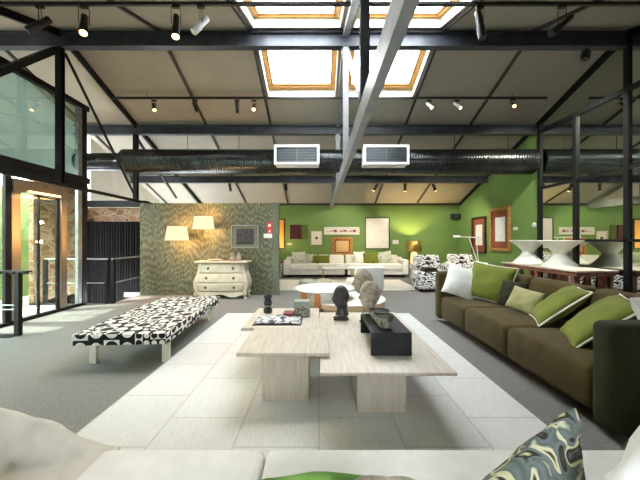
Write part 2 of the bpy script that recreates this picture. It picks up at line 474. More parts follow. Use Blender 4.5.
SK_X = [(-1.10, .36), (.56, 2.03)]
SK_Y = [(3.76, 4.99), (5.27, 6.5)]
cl = MB()
def slab(x0, x1, d0, d1, lo=0, hi=.24):
    if d0 < YR - 1e-6 and d1 > YR + 1e-6:
        slab(x0, x1, d0, YR, lo, hi); slab(x0, x1, YR, d1, lo, hi); return
    cl.hexa([(x0, d0, zc(d0) + lo), (x1, d0, zc(d0) + lo), (x1, d1, zc(d1) + lo), (x0, d1, zc(d1) + lo),
             (x0, d0, zc(d0) + hi), (x1, d0, zc(d0) + hi), (x1, d1, zc(d1) + hi), (x0, d1, zc(d1) + hi)])
slab(XO - .2, SK_X[0][0], YB, YF + .1); slab(SK_X[1][1], XR + .2, YB, YF + .1)
slab(SK_X[0][0], SK_X[1][1], YB, SK_Y[0][0]); slab(SK_X[0][0], SK_X[1][1], SK_Y[0][1], SK_Y[1][0]); slab(SK_X[0][0], SK_X[1][1], SK_Y[1][1], YF + .1)
for y0, y1 in SK_Y: slab(SK_X[0][1], SK_X[1][0], y0, y1)
struct('ceiling', cl, M['ceiling'], smooth=False)

k = 0
for y0, y1 in SK_Y:
    for x0, x1 in SK_X:
        k += 1
        def sl(mb, a, b, c, d, lo, hi):
            mb.hexa([(a, c, zc(c) + lo), (b, c, zc(c) + lo), (b, d, zc(d) + lo), (a, d, zc(d) + lo),
                     (a, c, zc(c) + hi), (b, c, zc(c) + hi), (b, d, zc(d) + hi), (a, d, zc(d) + hi)])
        ln = MB(); t = .015
        sl(ln, x0, x0 + t, y0, y1, -.004, .2); sl(ln, x1 - t, x1, y0, y1, -.004, .2)
        sl(ln, x0 + t, x1 - t, y0, y0 + t, -.004, .2); sl(ln, x0 + t, x1 - t, y1 - t, y1, -.004, .2)
        w = struct('window_%d' % k, ln, M['white_paint'])
        fr = MB(); q = .075; a, b, c, d = x0 + t, x1 - t, y0 + t, y1 - t
        sl(fr, a, a + q, c, d, .15, .22); sl(fr, b - q, b, c, d, .15, .22); sl(fr, a + q, b - q, c, c + q, .15, .22); sl(fr, a + q, b - q, d - q, d, .15, .22)
        fr.build('window_frame', M['pine'], w)
        sh = MB(); q2 = .11
        sl(sh, a + q, a + q2, c + q, d - q, .175, .215); sl(sh, b - q2, b - q, c + q, d - q, .175, .215); sl(sh, a + q2, b - q2, c + q, c + q2, .175, .215); sl(sh, a + q2, b - q2, d - q2, d - q, .175, .215)
        sh.build('sash', M['pine'], w)
        gl = MB(); sl(gl, a + q2, b - q2, c + q2, d - q2, .195, .201)
        gl.build('pane', M['glass'], w)

# walls
struct('wall_far', MB().box(XO - .2, XR + .2, YF, YF + .2, -.1, 2.66), M['green_wall'])
struct('trim_1', MB().box(XO, XR, YF - .05, YF - .002, 2.60, 2.68), M['strip'])
def side_wall(x0, x1, d0, d1, zlo=0, extra=.02):
    top = [(d1, zc(d1) + extra)] + ([(YR, zc(YR) + extra)] if d0 < YR < d1 else []) + [(d0, zc(d0) + extra)]
    return MB().prism([(d0, zlo), (d1, zlo)] + top, 'x', x0, x1)
struct('wall_right', side_wall(XR, XR + .2, 7.15, YF, -.1), M['green_wall'])
struct('wall_right_front', side_wall(XR + .03, XR + .2, YB, 7.15, -.1), M['cream_wall'])
def sky_screen():
    m, nt, out = new_mat('added_sky_screen')
    a = nt.nodes.new('ShaderNodeBsdfTranslucent'); b = nt.nodes.new('ShaderNodeBsdfDiffuse'); mx = nt.nodes.new('ShaderNodeMixShader')
    nz = N(nt, 'ShaderNodeTexNoise', Scale=1.5); nt.links.new(coords(nt), nz.inputs['Vector'])
    c = ramp(nt, nz.outputs['Fac'], [(.3, (176, 186, 176)), (.7, (190, 198, 190))])
    nt.links.new(c, a.inputs['Color']); nt.links.new(c, b.inputs['Color']); mx.inputs[0].default_value = .955
    nt.links.new(a.outputs[0], mx.inputs[1]); nt.links.new(b.outputs[0], mx.inputs[2]); nt.links.new(mx.outputs[0], out.inputs['Surface'])
    return m
fp = MB(); fp.bm.faces.new([fp.bm.verts.new((XO, a, b)) for a, b in ((YB, 2.7), (7.65, 2.7), (7.65, zc(7.65)), (YR, zc(YR)), (YB, zc(YB)))])
struct('wall_added_screen', fp, sky_screen())  # added screen, passes sky light to brighten the view through the upper glass
struct('wall_curtain_shade', MB().box(XO - .1, XO, 6.2, 7.66, -1.7, 2.70), M['stone_wall'])  # added wall, keeps sky light off the curtain; stone faced to match
struct('wall_left', side_wall(XO - .12, XO, 7.75, YF, -.1), M['cream_wall'])
struct('wall_left_front', side_wall(XL - .1, XL, YB, 1.6, -.1), M['cream_wall'])
bw = MB()
bw.box(XO, XR + .2, YB - .2, YB, -.1, 1.0); bw.box(XO, XR + .2, YB - .2, YB, 2.1, zc(YB) + .1)
bw.box(XO, -.3, YB - .2, YB, 1.0, 2.1); bw.box(.4, XR + .2, YB - .2, YB, 1.0, 2.1)  # opening added in the unseen wall to let fill light in from behind
struct('wall_back', bw, M['cream_wall'])
# masonry and green wall of the courtyard
struct('wall_stone', MB().box(-9.2, -4.3, 7.66, 7.76, -1.7, 2.12), M['stone_wall'])
struct('trim_2', MB().box(XO, -4.22, 7.3, 7.5, 2.12, 2.26), M['black_steel'])
struct('wall_courtyard', MB().box(-7.15, -7.0, 1.5, 7.6, -.1, 2.5), M['lawn_wall'])

# ceiling joint strips and the thick rafters
for i, x in enumerate((-5.88 + .2, -2.73, -1.17, 2.10, 3.66)):
    b = MB(); b.beam((x, YB + .02, zc(YB + .02) - .02), (x, YR, zc(YR) - .02), .045, .05, (0, -.34, .94)); b.beam((x, YR, zc(YR) - .02), (x, YF - .06, zc(YF - .06) - .02), .045, .05, (0, .34, .94))
    struct('ceiling_strip', b, M['strip'])
for x, w in ((-4.42, .055), (.46, .10), (5.25, .028)):
    b = MB(); b.beam((x, YB + .02, zc(YB + .02) - .06), (x, YR, zc(YR) - .06), w, .11, (0, -.34, .94)); b.beam((x, YR, zc(YR) - .06), (x, YF - .06, zc(YF - .06) - .06), w, .11, (0, .34, .94))
    struct('rafter', b, M['black_steel'] if x != .46 else M['grey_steel'])
# transverse purlins
for y, h, m in ((3.0, .24, 'black_steel'), (5.12, .25, 'steel'), (7.24, .22, 'steel'), (9.36, .22, 'steel')):
    z1 = zc(y) - .06
    b = MB(); b.ibeam((XO + .02, y, z1 - h / 2), (XR - .03, y, z1 - h / 2), .13, h, .022)
    struct('roof_beam', b, M[m])
# trusses
def truss(x, zb, y0, y1, posts, m_ch, m_po, w=.075, h=.22):
    b = MB(); b.beam((x, y0, zb + h / 2), (x, y1, zb + h / 2), w, h)
    struct('truss_chord', b, m_ch)
    for y in posts:
        p = MB(); p.ibeam((x, y, zb + h), (x, y, zc(y) - .28), .09, .1, .014, (0, 1, 0))
        p.box(x - .07, x + .07, y - .008, y + .008, zc(y) - .42, zc(y) - .3)
        struct('truss_post', p, M['steel'] if y == 3.0 else m_po)  # near centre post in darker steel, its lack of light put into the colour
truss(.455, H + 1.17, YB + .05, YF - .06, (3.0, 5.12, 7.24, 9.36), M['pale_steel'], M['pale_steel'])
truss(-4.42, 2.22, YB + .05, 8.34, (3.0, 5.12, 7.24), M['black_steel'], M['black_steel'], .05, .06)
def brace(a, b, w, m): struct('truss_brace', MB().beam(a, b, w, w), m)
brace((.455, 5.04, 4.5), (.455, 3.06, 2.72), .06, M['grey_steel'])
brace((-4.42, 5.04, 4.5), (-4.42, 2.8, 2.3), .09, M['black_steel'])
brace((-4.42, 5.22, 4.55), (-4.42, 7.2, 2.36), .035, M['black_steel'])
brace((-4.42, 7.32, 3.75), (-4.42, 9.3, 2.6), .05, M['black_steel'])

# plywood partition
struct('wall_partition', MB().box(-4.24, -1.09, 7.1, 7.22, 0, 2.17), M['plywood'])
struct('trim_3', MB().box(-1.09, -.95, 7.09, 7.24, 0, 2.18), mat('grey_green_trim', (88, 92, 74), rough=.6))

# ------------------------------------------------------------------ glazed wall on the courtyard side
gz = MB()
gz.box(XL - .06, XL + .06, 1.6, 6.15, 2.44, 2.56)
w = struct('window_5', gz, M['black_steel'])
def wp(name, m, x0, x1, y0, y1, z0, z1): MB().box(x0, x1, y0, y1, z0, z1).build(name, M[m], w, bevel=.004)
wp('top_rail', 'black_steel', XL - .05, XL + .05, 1.6, 6.15, 3.92, 4.02)
wp('corner_post', 'black_steel', XL - .04, XL + .04, 5.98, 6.09, 0, 4.02)
wp('mullion', 'black_steel', XL - .05, XL + .05, 3.9, 3.98, 2.56, 3.92)
wp('mullion', 'black_steel', XL - .05, XL + .05, 1.6, 1.68, 2.56, 3.92)
wp('edge_frame', 'grey_steel', XL - .03, XL + .03, 5.88, 5.98, 0, 3.92)
wp('pane', 'glass_refl', XL - .006, XL + .006, 3.98, 5.88, 2.56, 3.92)
wp('pane', 'glass_refl', XL - .006, XL + .006, 1.68, 3.9, 2.56, 3.92)
# sliding door in the lower half
db = MB().box(XL - .05, XL + .05, 1.6, 6.08, 0, .05)
dr = struct('door_1', db, M['black_steel'])
def dp(name, m, x0, x1, y0, y1, z0, z1, par=None): return MB().box(x0, x1, y0, y1, z0, z1).build(name, m, par or dr, bevel=.004)
dp('jamb', M['black_steel'], XL - .03, XL + .03, 4.52, 4.61, .05, 2.44)
dp('jamb', M['orange_steel'], XL - .03, XL + .03, 4.61, 4.75, .05, 2.06)
dp('jamb', M['black_steel'], XL - .02, XL + .02, 5.42, 5.48, .05, 2.06)
dp('jamb', M['orange_steel'], XL - .03, XL + .03, 5.50, 5.62, .05, 2.06)
hd = dp('header', M['orange_steel'], XL - .06, XL + .06, 4.61, 5.62, 2.06, 2.26)
dp('light_tube', M['tube_on'], XL + .065, XL + .09, 4.84, 5.42, 2.07, 2.095, hd)
dp('fascia', M['black_steel'], XL - .05, XL + .05, 1.6, 6.08, 2.30, 2.44)
dp('pane', M['door_glass'], XL - .006, XL + .006, 4.75, 5.06, .05, 2.06)
dp('meeting_stile', M['black_steel'], XL - .02, XL + .02, 5.06, 5.09, .05, 2.06)
dp('pane', M['door_glass'], XL - .006, XL + .006, 5.09, 5.42, .05, 2.06)
dp('pane', M['door_glass'], XL - .006, XL + .006, 5.62, 5.88, .05, 2.30)
dp('pane', M['door_glass'], XL - .006, XL + .006, 1.6, 4.50, .05, 2.30)
light('door_header_glow', 'AREA', (XL + .2, 5.15, 2.03), 9, (1, .55, .2), .5, (XL + .3, 5.15, 0))

# ------------------------------------------------------------------ mirrored wall on the right
ys = [7.15, 6.15, 5.12, 4.1, 3.08, 2.06, 1.04]
names = ['tall wall mirror in dark frame next to the green wall with pictures', 'tall wall mirror between the second and third dark posts, behind white vases', 'tall wall mirror at the edge of view beside the green sofa back']
for i in range(len(ys) - 1):
    a, b = ys[i + 1], ys[i]
    mb = MB().hexa([(XR, a, .0), (XR + .02, a, .0), (XR + .02, b, .0), (XR, b, .0), (XR, a, zc(a) - .01), (XR + .02, a, zc(a) - .01), (XR + .02, b, zc(b) - .01), (XR, b, zc(b) - .01)])
    o = mb.build('wall_mirror', M['mirror'], smooth=False)
    tag(o, names[i] if i < 3 else 'tall wall mirror further along the mirrored wall', 'mirror', 'mirrors on the right wall')
for i, y in enumerate(ys):
    top = zc(y) - .1 if i != 1 else 3.86
    struct('mirror_post', MB().box(XR - .04, XR - .003, y - .04, y + .04, 0, top), M['black_steel'])
struct('mirror_rail', MB().box(XR - .035, XR - .003, .6, 7.15, 3.83, 3.91), M['black_steel'])
struct('mirror_rail', MB().box(XR - .03, XR - .003, .6, 7.15, 2.50, 2.56), M['black_steel'])
struct('mirror_rail', MB().box(XR - .04, XR - .003, 1.0, 6.1, 1.265, 1.315), M['black_steel'])

# ------------------------------------------------------------------ duct, vents, tracks
YD, ZD, RD = 7.3, 3.2, .29
rows = []
x = -4.72
dm = MB()
while x < XR - .1:
    for dx, dr_ in ((0, 0), (.018, .012), (.036, .012), (.05, 0)):
        rows.append([(x + dx, YD + (RD + dr_) * math.cos(2 * PI * q / 32), ZD + (RD + dr_) * math.sin(2 * PI * q / 32)) for q in range(32)])
    x += .062
vs = dm.quadmesh(rows, True); dm.bm.faces.new(list(reversed(vs[0]))); dm.bm.faces.new(vs[-1])
dt = thing('air_duct', 'long black ribbed ventilation duct hung across the room below roof beams', 'air duct', (0, YD, ZD - RD))
dm.build('duct_tube', M['duct'], dt)
fx = MB(); pts = [(-4.7, YD, ZD), (-4.95, YD - .02, ZD + .01), (-5.2, YD, ZD - .02), (-5.5, YD + .02, ZD), (-5.85, YD, ZD)]
pp = []; rr = []
for i in range(60):
    t = i / 59; p = Vector(pts[0]).lerp(Vector(pts[-1]), t); pp.append(p); rr.append(.2 + (.012 if i % 2 else 0))
fx.tube(pp, rr, 24); fx.build('flexible_connector', M['duct'], dt)
fx = MB()
for t in range(14): fx.lathe([(.1, 0), (.115, .01), (.1, .02)], (-5.05 + .02 * t, YD - .34, ZD - .06 + .015 * math.sin(t)), 16)
fx.build('hose_clamp', M['duct'], dt)
for xx in (-3.2, 1.05 - 3.0, 3.3, 4.6):
    MB().cyl((xx, YD, ZD + RD), (xx, YD, zc(YD) - .02), .006, 8).build('hanger_wire', M['black_steel'], dt)

def vent(x0, x1, label):
    y0, y1, z0, z1 = 6.66, 7.03, 2.99, 3.41
    v = thing('duct_vent', label, 'air vent', ((x0 + x1) / 2, (y0 + y1) / 2, z0), 0, 'grille boxes on the black duct')
    MB().box(x0, x1, y0 + .03, y1, z0, z1).build('housing', M['vent_white'], v, bevel=.006)
    f = MB(); t = .045
    f.box(x0 - .01, x1 + .01, y0, y0 + .03, z0 - .01, z0 + t); f.box(x0 - .01, x1 + .01, y0, y0 + .03, z1 - t, z1 + .01)
    f.box(x0 - .01, x0 + t, y0, y0 + .03, z0 + t, z1 - t); f.box(x1 - t, x1 + .01, y0, y0 + .03, z0 + t, z1 - t)
    f.build('grille_frame', M['vent_white'], v, bevel=.004)
    MB().box(x0 + t, x1 - t, y0 + .022, y0 + .032, z0 + t, z1 - t).build('dark_backing', M['vent_dark'], v)
    bl = MB()
    for i in range(9):
        z = z0 + t + .03 + i * (z1 - z0 - 2 * t - .05) / 8
        bl.beam((x0 + t, y0 + .012, z), (x1 - t, y0 + .012, z), .022, .006, (0, .5, 1))
    bl.box((x0 + x1) / 2 - .008, (x0 + x1) / 2 + .008, y0 + .004, y0 + .02, z0 + t, z1 - t)
    bl.build('louvre_blades', M['vent_blade'], v)
vent(-.99, .0, 'white framed duct grille left of the central roof truss chord')
vent(1.0, 2.0, 'white framed duct grille right of the central roof truss chord')

def spotlight(label, group, px, py, y, d, body=.27, lit=None, rad=.04, drop=.17, two=True):
    """a lamp hanging at pixel px,py (its top), aimed along d"""
    p = at(px, py, y)
    t = thing('track_spotlight', label, 'spotlight', p, 0, group)
    MB().box(p.x - .05, p.x + .05, p.y - .02, p.y + .02, p.z - .03, p.z).build('adapter', M['black'], t, bevel=.004)
    d = Vector(d).normalized(); c = Vector((p.x, p.y, p.z - drop))
    s = d.cross(Vector((0, 0, 1)))
    s = Vector((1, 0, 0)) if s.length < .2 else s.normalized()
    if two:
        yk = MB()
        for q in (-1, 1):
            e = c + s * (q * (rad + .008))
            yk.tube([Vector((p.x, p.y, p.z - .025)) + s * (q * .01), Vector((p.x, p.y, p.z - .03)) + s * (q * (rad + .008)), e], .005, 6)
        yk.build('yoke', M['black'], t)
    b = MB(); a0 = c - d * body * .45; a1 = c + d * body * .55
    b.tube([a0, a0 + d * .012, c + d * body * .1, c + d * body * .12, a1 - d * .01, a1], [rad * .8, rad * .86, rad * .86, rad, rad, rad * .92], 20)
    b.build('lamp_body', lit in ('white', 'off_white') and M['vent_white'] or M['black'], t)
    if lit and lit != 'off_white':
        MB().tube([a1 - d * .002, a1 + d * .006], [rad * .85, rad * .8], 18).build('lens', M['lamp_white' if lit == 'white' else 'lamp_on'], t)
        light('spot_beam', 'SPOT', a1 + d * .03, 170 if lit == 'far' else 70, {'white': (1, .86, .68), 'far': (1, .85, .66)}.get(lit, (1, .72, .42)), .03, a1 + d, 110 if lit == 'far' else 62, .7)
    return t

def track(name_label, x0, x1, py, y, cat='lighting track'):
    a = at(x0, py, y); b = at(x1, py, y)
    t = thing('lighting_track', name_label, cat, ((a.x + b.x) / 2, y, a.z), 0)
    MB().box(a.x, b.x, y - .02, y + .02, a.z - .02, a.z + .02).build('rail', M['black'], t, bevel=.003)
    w_ = MB()
    for f in (.08, .35, .65, .92):
        xx = a.x + (b.x - a.x) * f
        MB().cyl((xx, y, a.z + .02), (xx, y, zc(y) - .01), .004, 6).build('suspension_wire', M['black'], t)
track('black lighting track nearest the viewer, spanning the whole width below skylights', -60, 700, 4, 3.9)
track('black lighting track with gap at its right end, below the lower skylights', 112, 547, 98, 6.35)
A = 'spotlights on the nearest ceiling track'
spotlight('unlit black spotlight tilted down left, leftmost on the nearest track', A, 40, 6, 3.9, (-.5, -.3, -.62), .32, rad=.05, drop=.24)
spotlight('glowing black spotlight second from left on the nearest track', A, 84, 6, 3.9, (.22, -.35, -.9), .33, 'warm', .048, .23)
spotlight('glowing brown-black spotlight left of the silvery one on the nearest track', A, 176, 6, 3.9, (.12, -.3, -.95), .36, 'warm', .048, .25)
spotlight('silver-white spotlight tilted left on the nearest track left of skylight', A, 201, 6, 3.9, (-.42, -.3, -.75), .3, 'off_white', rad=.045, drop=.24)
spotlight('dark spotlight hanging almost straight down right of the upper skylight', A, 480, 6, 3.9, (.06, -.2, -1), .4, rad=.05, drop=.23)
spotlight('long black spotlight tilted down left, rightmost on the nearest track', A, 562, 6, 3.9, (-.68, -.15, -.6), .42, rad=.046, drop=.24)
B = 'spotlights on the second ceiling track'
spotlight('small spotlight at the far left end of the second track', B, 154, 100, 6.35, (.3, -.4, -.8), .2, 'warm', .034, .14)
spotlight('dark spotlight tilted down right on second track above duct', B, 195, 100, 6.35, (.4, -.2, -.8), .24, None, .034, .14)
spotlight('dark spotlight hanging straight on second track left of glowing one', B, 237, 100, 6.35, (0, .3, -1), .24, None, .036, .14)
spotlight('glowing spotlight on second track above the left duct grille', B, 254, 100, 6.35, (.05, -.6, -.8), .2, 'warm', .034, .14)
spotlight('white lit spotlight on second track right of the lower skylight', B, 429, 100, 6.35, (.35, -.5, -.7), .18, 'white', .034, .11)
spotlight('chrome and white spotlight beside the lit white one on second track', B, 457, 100, 6.35, (.45, -.45, -.7), .2, 'white', .034, .11)
spotlight('glowing spotlight at the right end of the second track', B, 513, 99, 6.35, (-.1, -.6, -.7), .16, 'warm', .034, .11)
Cg = 'spotlights under the farthest roof beam'
for px, dd, lab in ((230, (.05, .5, -1), 'small dark spotlight under far roof beam above the green plywood partition'), (286, (.1, -.5, -.8), 'small spotlight under far roof beam above the partition end'),
                    (376, (-.5, .55, -.8), 'small black spotlight under far roof beam right of the truss chord'), (405, (.1, .45, -.9), 'small black spotlight under far roof beam, middle one over the far right sofa'),
                    (434, (.5, .35, -.8), 'small black spotlight under far roof beam nearest the right green wall')):
    spotlight(lab, Cg, px, 181.5, 9.36, dd, .24, 'far' if dd[1] > 0 and px > 250 else None, .045, .17)
p = at(586, 46, 5.12)
t = thing('track_spotlight', 'small dark square spotlight clamped under the nearest roof beam at right', 'spotlight', p)
MB().cyl(p, p - Vector((0, 0, .08)), .006, 8).build('stem', M['black'], t)
MB().hexa([(p.x - .06, p.y - .05, p.z - .22), (p.x + .03, p.y - .05, p.z - .25), (p.x + .03, p.y + .05, p.z - .25), (p.x - .06, p.y + .05, p.z - .22),
           (p.x - .03, p.y - .05, p.z - .06), (p.x + .05, p.y - .05, p.z - .09), (p.x + .05, p.y + .05, p.z - .09), (p.x - .03, p.y + .05, p.z - .06)]).build('lamp_body', M['black'], t, bevel=.01)

light('spot_beam', 'SPOT', p - Vector((.0, 0, .28)), 480, (1, .92, .78), .04, (4.95, 6.9, 1.3), 110, .8)  # added beam to brighten the console and vases; the lamp has no lit lens

# ------------------------------------------------------------------ rugs
tag(MB().box(-1.615, 1.58, 1.45, 5.27, .002, .016).build('area_rug', M['rug'], bevel=.004), 'large ivory patchwork rug under the travertine coffee tables', 'rug')
tag(MB().box(-1.45, 2.62, 7.7, 9.75, .002, .014).build('area_rug', mat('white_rug', (216, 214, 206), (226, 224, 216), rough=.95, scale=40, bscale=90, bstr=.4), bevel=.004), 'white rug on the floor before the far white sofas', 'rug')

# ------------------------------------------------------------------ travertine coffee tables
def coffee_table(label, x0, x1, y0, y1, zt, th, legs):
    t = thing('coffee_table', label, 'coffee table', ((x0 + x1) / 2, (y0 + y1) / 2, .016), 0, 'travertine coffee tables on the ivory rug')
    MB().box(x0, x1, y0, y1, zt - th, zt).build('table_top', M['travertine'], t, bevel=.006, seg=3)
    for a, b, c, d in legs:
        MB().box(a, b, c, d, .016, zt - th).build('leg', M['travertine'], t, bevel=.004)
coffee_table('travertine coffee table at right, lower and longest, carrying the black stand', .007, .94, 2.035, 3.73, .40, .024, [(.284, .65, 2.233, 2.63), (.286, .655, 3.1, 3.45)])
coffee_table('travertine coffee table at left front, empty top on one block leg', -.632, .08, 2.282, 2.925, .44, .03, [(-.455, -.083, 2.39, 2.78)])
coffee_table('travertine coffee table behind the left one, with magazine, box and figurine', -.765, 0, 2.93, 3.79, .44, .03, [(-.52, -.14, 3.2, 3.55)])

# black bridge stand with bowls
t = thing('display_stand', 'long black metal stand like a low bridge on the right travertine table', 'display stand', (.56, 2.62, .40))
MB().box(.404, .722, 2.33, 2.92, .565, .58).build('stand_top', M['black_matt'], t, bevel=.002)
MB().box(.404, .722, 2.33, 2.345, .40, .565).build('end_panel', M['black_matt'], t, bevel=.002)
MB().box(.404, .722, 2.905, 2.92, .40, .565).build('end_panel', M['black_matt'], t, bevel=.002)
def bowl(x, y, z, r, h, label):
    t = thing('bowl', label, 'bowl', (x, y, z), 0, 'bowls on the black stand')
    prof = [(.001, .004), (r * .45, 0), (r * .5, .01), (r * .78, h * .38), (r * .95, h * .72), (r, h - .006)]
    inn = [(r * .985, h), (r * .9, h * .74), (r * .7, h * .42), (r * .4, .025), (.001, .02)]
    b = MB(); b.lathe(prof, (x, y, z), 48, False, ripple=lambda k_, n_: .012 * math.cos(k_ / n_ * 2 * PI * 16)); b.build('bowl_body', M['bowl_glaze'], t)
    b = MB(); b.lathe(inn, (x, y, z), 48, False); b.build('inner_lining', M['bowl_inner'], t)
    rim = MB(); rim.tube([(x + r * math.cos(a * PI / 20), y + r * math.sin(a * PI / 20), z + h - .004) for a in range(40)], .006, 8, closed=True)
    rim.build('rim', M['black'], t)
bowl(.535, 2.47, .58, .079, .105, 'grey ribbed bowl with dark rim nearest on the black stand')
bowl(.535, 2.66, .58, .088, .10, 'dark rimmed bowl behind the front one on the black stand')

# sculpted heads
def head_mesh(mb, c, s, yaw, curls=0.0, neck=True, nz=0):
    """a head about 1.25*s tall, face along local -y turned by yaw"""
    seg, rings = 44, 34
    rot = Matrix.Rotation(yaw, 3, 'Z'); rows = []
    g = lambda a, b, w: math.exp(-((a - b) / w) ** 2)
    for i in range(rings + 1):
        th = PI * (1 - i / rings); row = []
        for j in range(seg):
            ph = 2 * PI * j / seg
            x, y, z = math.sin(th) * math.cos(ph), math.sin(th) * math.sin(ph), math.cos(th)
            px, py, pz = x * .39, y * .47, z * .64
            jaw = max(0, -z)
            px *= 1 - .18 * jaw ** 1.5; py *= 1 + .10 * jaw if y < 0 else 1 - .40 * jaw ** 1.3
            if y > 0: py *= 1.04
            front = max(0, -y)
            if front > 0:
                fz = pz / .62; fx_ = px / .40
                d = 0
                d += .13 * g(fx_, 0, .16) * g(fz, -.13, .17)          # nose
                d += .05 * g(fx_, 0, .12) * g(fz, .05, .2)            # bridge
                d -= .075 * (g(fx_, .38, .2) + g(fx_, -.38, .2)) * g(fz, .1, .11)   # eye sockets
                d += .022 * (g(fx_, .38, .11) + g(fx_, -.38, .11)) * g(fz, .09, .06)  # eyeballs
                d += .035 * g(fz, .25, .08) * g(fx_, 0, .6)            # brow
                d += .05 * g(fx_, 0, .25) * g(fz, -.45, .05) + .05 * g(fx_, 0, .22) * g(fz, -.56, .05)  # lips
                d -= .03 * g(fx_, 0, .3) * g(fz, -.505, .03)
                d += .06 * g(fx_, 0, .28) * g(fz, -.8, .13)            # chin
                py -= d * front
            e = g(y, .12, .16) * g(z, -.02, .2)
            px += (.055 if x > 0 else -.055) * e * (abs(x) > .6)        # ears
            v = Vector((px, py, pz))
            if curls and (z > .28 or y > .25) and z > -.55:
                n = noise.noise(v * 9 + Vector((nz, 0, 0))) + .6 * noise.noise(v * 19)
                v *= 1 + curls * (n + .5)
            row.append(rot @ v * s + Vector(c))
        rows.append(row)
    mb.quadmesh(rows, True)
    if neck:
        pr = []
        for k_ in range(9):
            tt = k_ / 8; pr.append((s * (.30 + .05 * abs(tt - .55) + .07 * (1 - tt) ** 3), -s * 1.02 + s * .62 * tt))
        off = rot @ Vector((0, .08 * s, 0))
        mb.lathe(pr, Vector(c) + off, 28)
    return mb
t = thing('head_sculpture', 'black bronze head on a small square base standing on the travertine table', 'sculpture', (.245, 3.42, .40), 0, 'sculpted heads near the coffee tables')
MB().box(.165, .335, 3.36, 3.48, .40, .418).build('base', M['bronze'], t, bevel=.003)
b = MB(); head_mesh(b, (.25, 3.42, .655), .2, R(-62), .03, True); b.build('head', M['bronze'], t)
def stone_head(label, x, y, zbase, zc_, s, yaw, nz):
    t = thing('head_sculpture', label, 'sculpture', (x, y, zbase), 0, 'sculpted heads near the coffee tables')
    b = MB(); head_mesh(b, (x, y, zc_), s, yaw, .085, False, nz); b.build('head', M['stone_light'], t)
    MB().cyl((x, y, zbase + .01), (x, y, zc_ - s * .4), .007, 10).build('rod', M['rod'], t)
    MB().box(x - .04, x + .04, y - .03, y + .03, zbase, zbase + .012).build('base', M['black_matt'], t, bevel=.002)
stone_head('pale stone head with curly hair on a thin rod at the black stand', .485, 2.875, .58, .772, .205, R(-65), 1.0)
stone_head('pale stone head behind the other one, its rod on the travertine table', .485, 3.30, .40, .838, .215, R(-78), 4.0)

# things on the rear left table
t = thing('magazine', 'open grey patterned magazine lying flat on the travertine table', 'magazine', (-.42, 3.17, .44), 0)
rows = []
mg = MB()
for j in range(7):
    rows.append([(-.655 + .465 * i / 12 + .015 * (j / 6) * (1 if i > 6 else -1) * -.6, 3.03 + .3 * j / 6, .452 + .006 * math.sin(i * .9 + j * .4) + .008 * math.exp(-((i - 6) / 2.5) ** 2)) for i in range(13)])
mg.quadmesh(rows); mg.build('pages', M['mag_cover'], t, solid=-.006)
MB().box(-.67, -.18, 3.015, 3.345, .44, .446).build('cover', M['black'], t)
t = thing('decorative_box', 'carved grey box with pale green lid on the travertine table', 'box', (-.19, 3.4, .44))
MB().box(-.275, -.105, 3.345, 3.48, .44, .56).build('box_body', M['carved_grey'], t, bevel=.004)
MB().box(-.28, -.10, 3.34, 3.485, .56, .615).build('lid', M['celadon'], t, bevel=.006)
t = tag(MB().box(-.40, -.285, 3.33, 3.48, .44, .485).build('small_book', M['red_box'], bevel=.004), 'small dusty red book beside the carved grey box', 'book')
t = thing('stacked_figurine', 'dark glossy figurine of stacked round forms at the table corner', 'figurine', (-.605, 3.55, .44))
b = MB(); b.lathe([(.001, 0), (.045, 0), (.052, .02), (.05, .05), (.03, .068), (.03, .075), (.045, .09), (.05, .125), (.04, .155), (.02, .168), (.001, .17)], (-.605, 3.55, .44), 28, False)
b.build('lower_body', M['bronze'], t)
MB().ball((-.585, 3.54, .64), .036).build('upper_ball', M['bronze'], t)
MB().ball((-.62, 3.55, .625), .032).build('upper_ball', M['bronze'], t)
b = MB(); b.tube([(-.605 + .05 * math.cos(a * PI / 12), 3.55 + .05 * math.sin(a * PI / 12), .525) for a in range(24)], .006, 6, closed=True); b.build('band', M['rod'], t)

# ------------------------------------------------------------------ patterned bench
t = thing('bench', 'long low bench in black and white dotted fabric on white legs', 'bench', (-2.06, 4.0, 0), R(3.6))
MB().box(-.46, .46, -1.0, 1.0, .245, .36).build('seat', M['dots'], t, local=True, bevel=.012, seg=2)
MB().box(-.40, .40, -.92, .92, .225, .245).build('seat_frame', M['legs_white'], t, local=True)
for sx in (-1, 1):
    for sy in (-1, 1):
        MB().box(sx * .37 - .035, sx * .37 + .035, sy * .8 - .03, sy * .8 + .03, 0, .225).build('leg', M['legs_white'], t, local=True, bevel=.004)

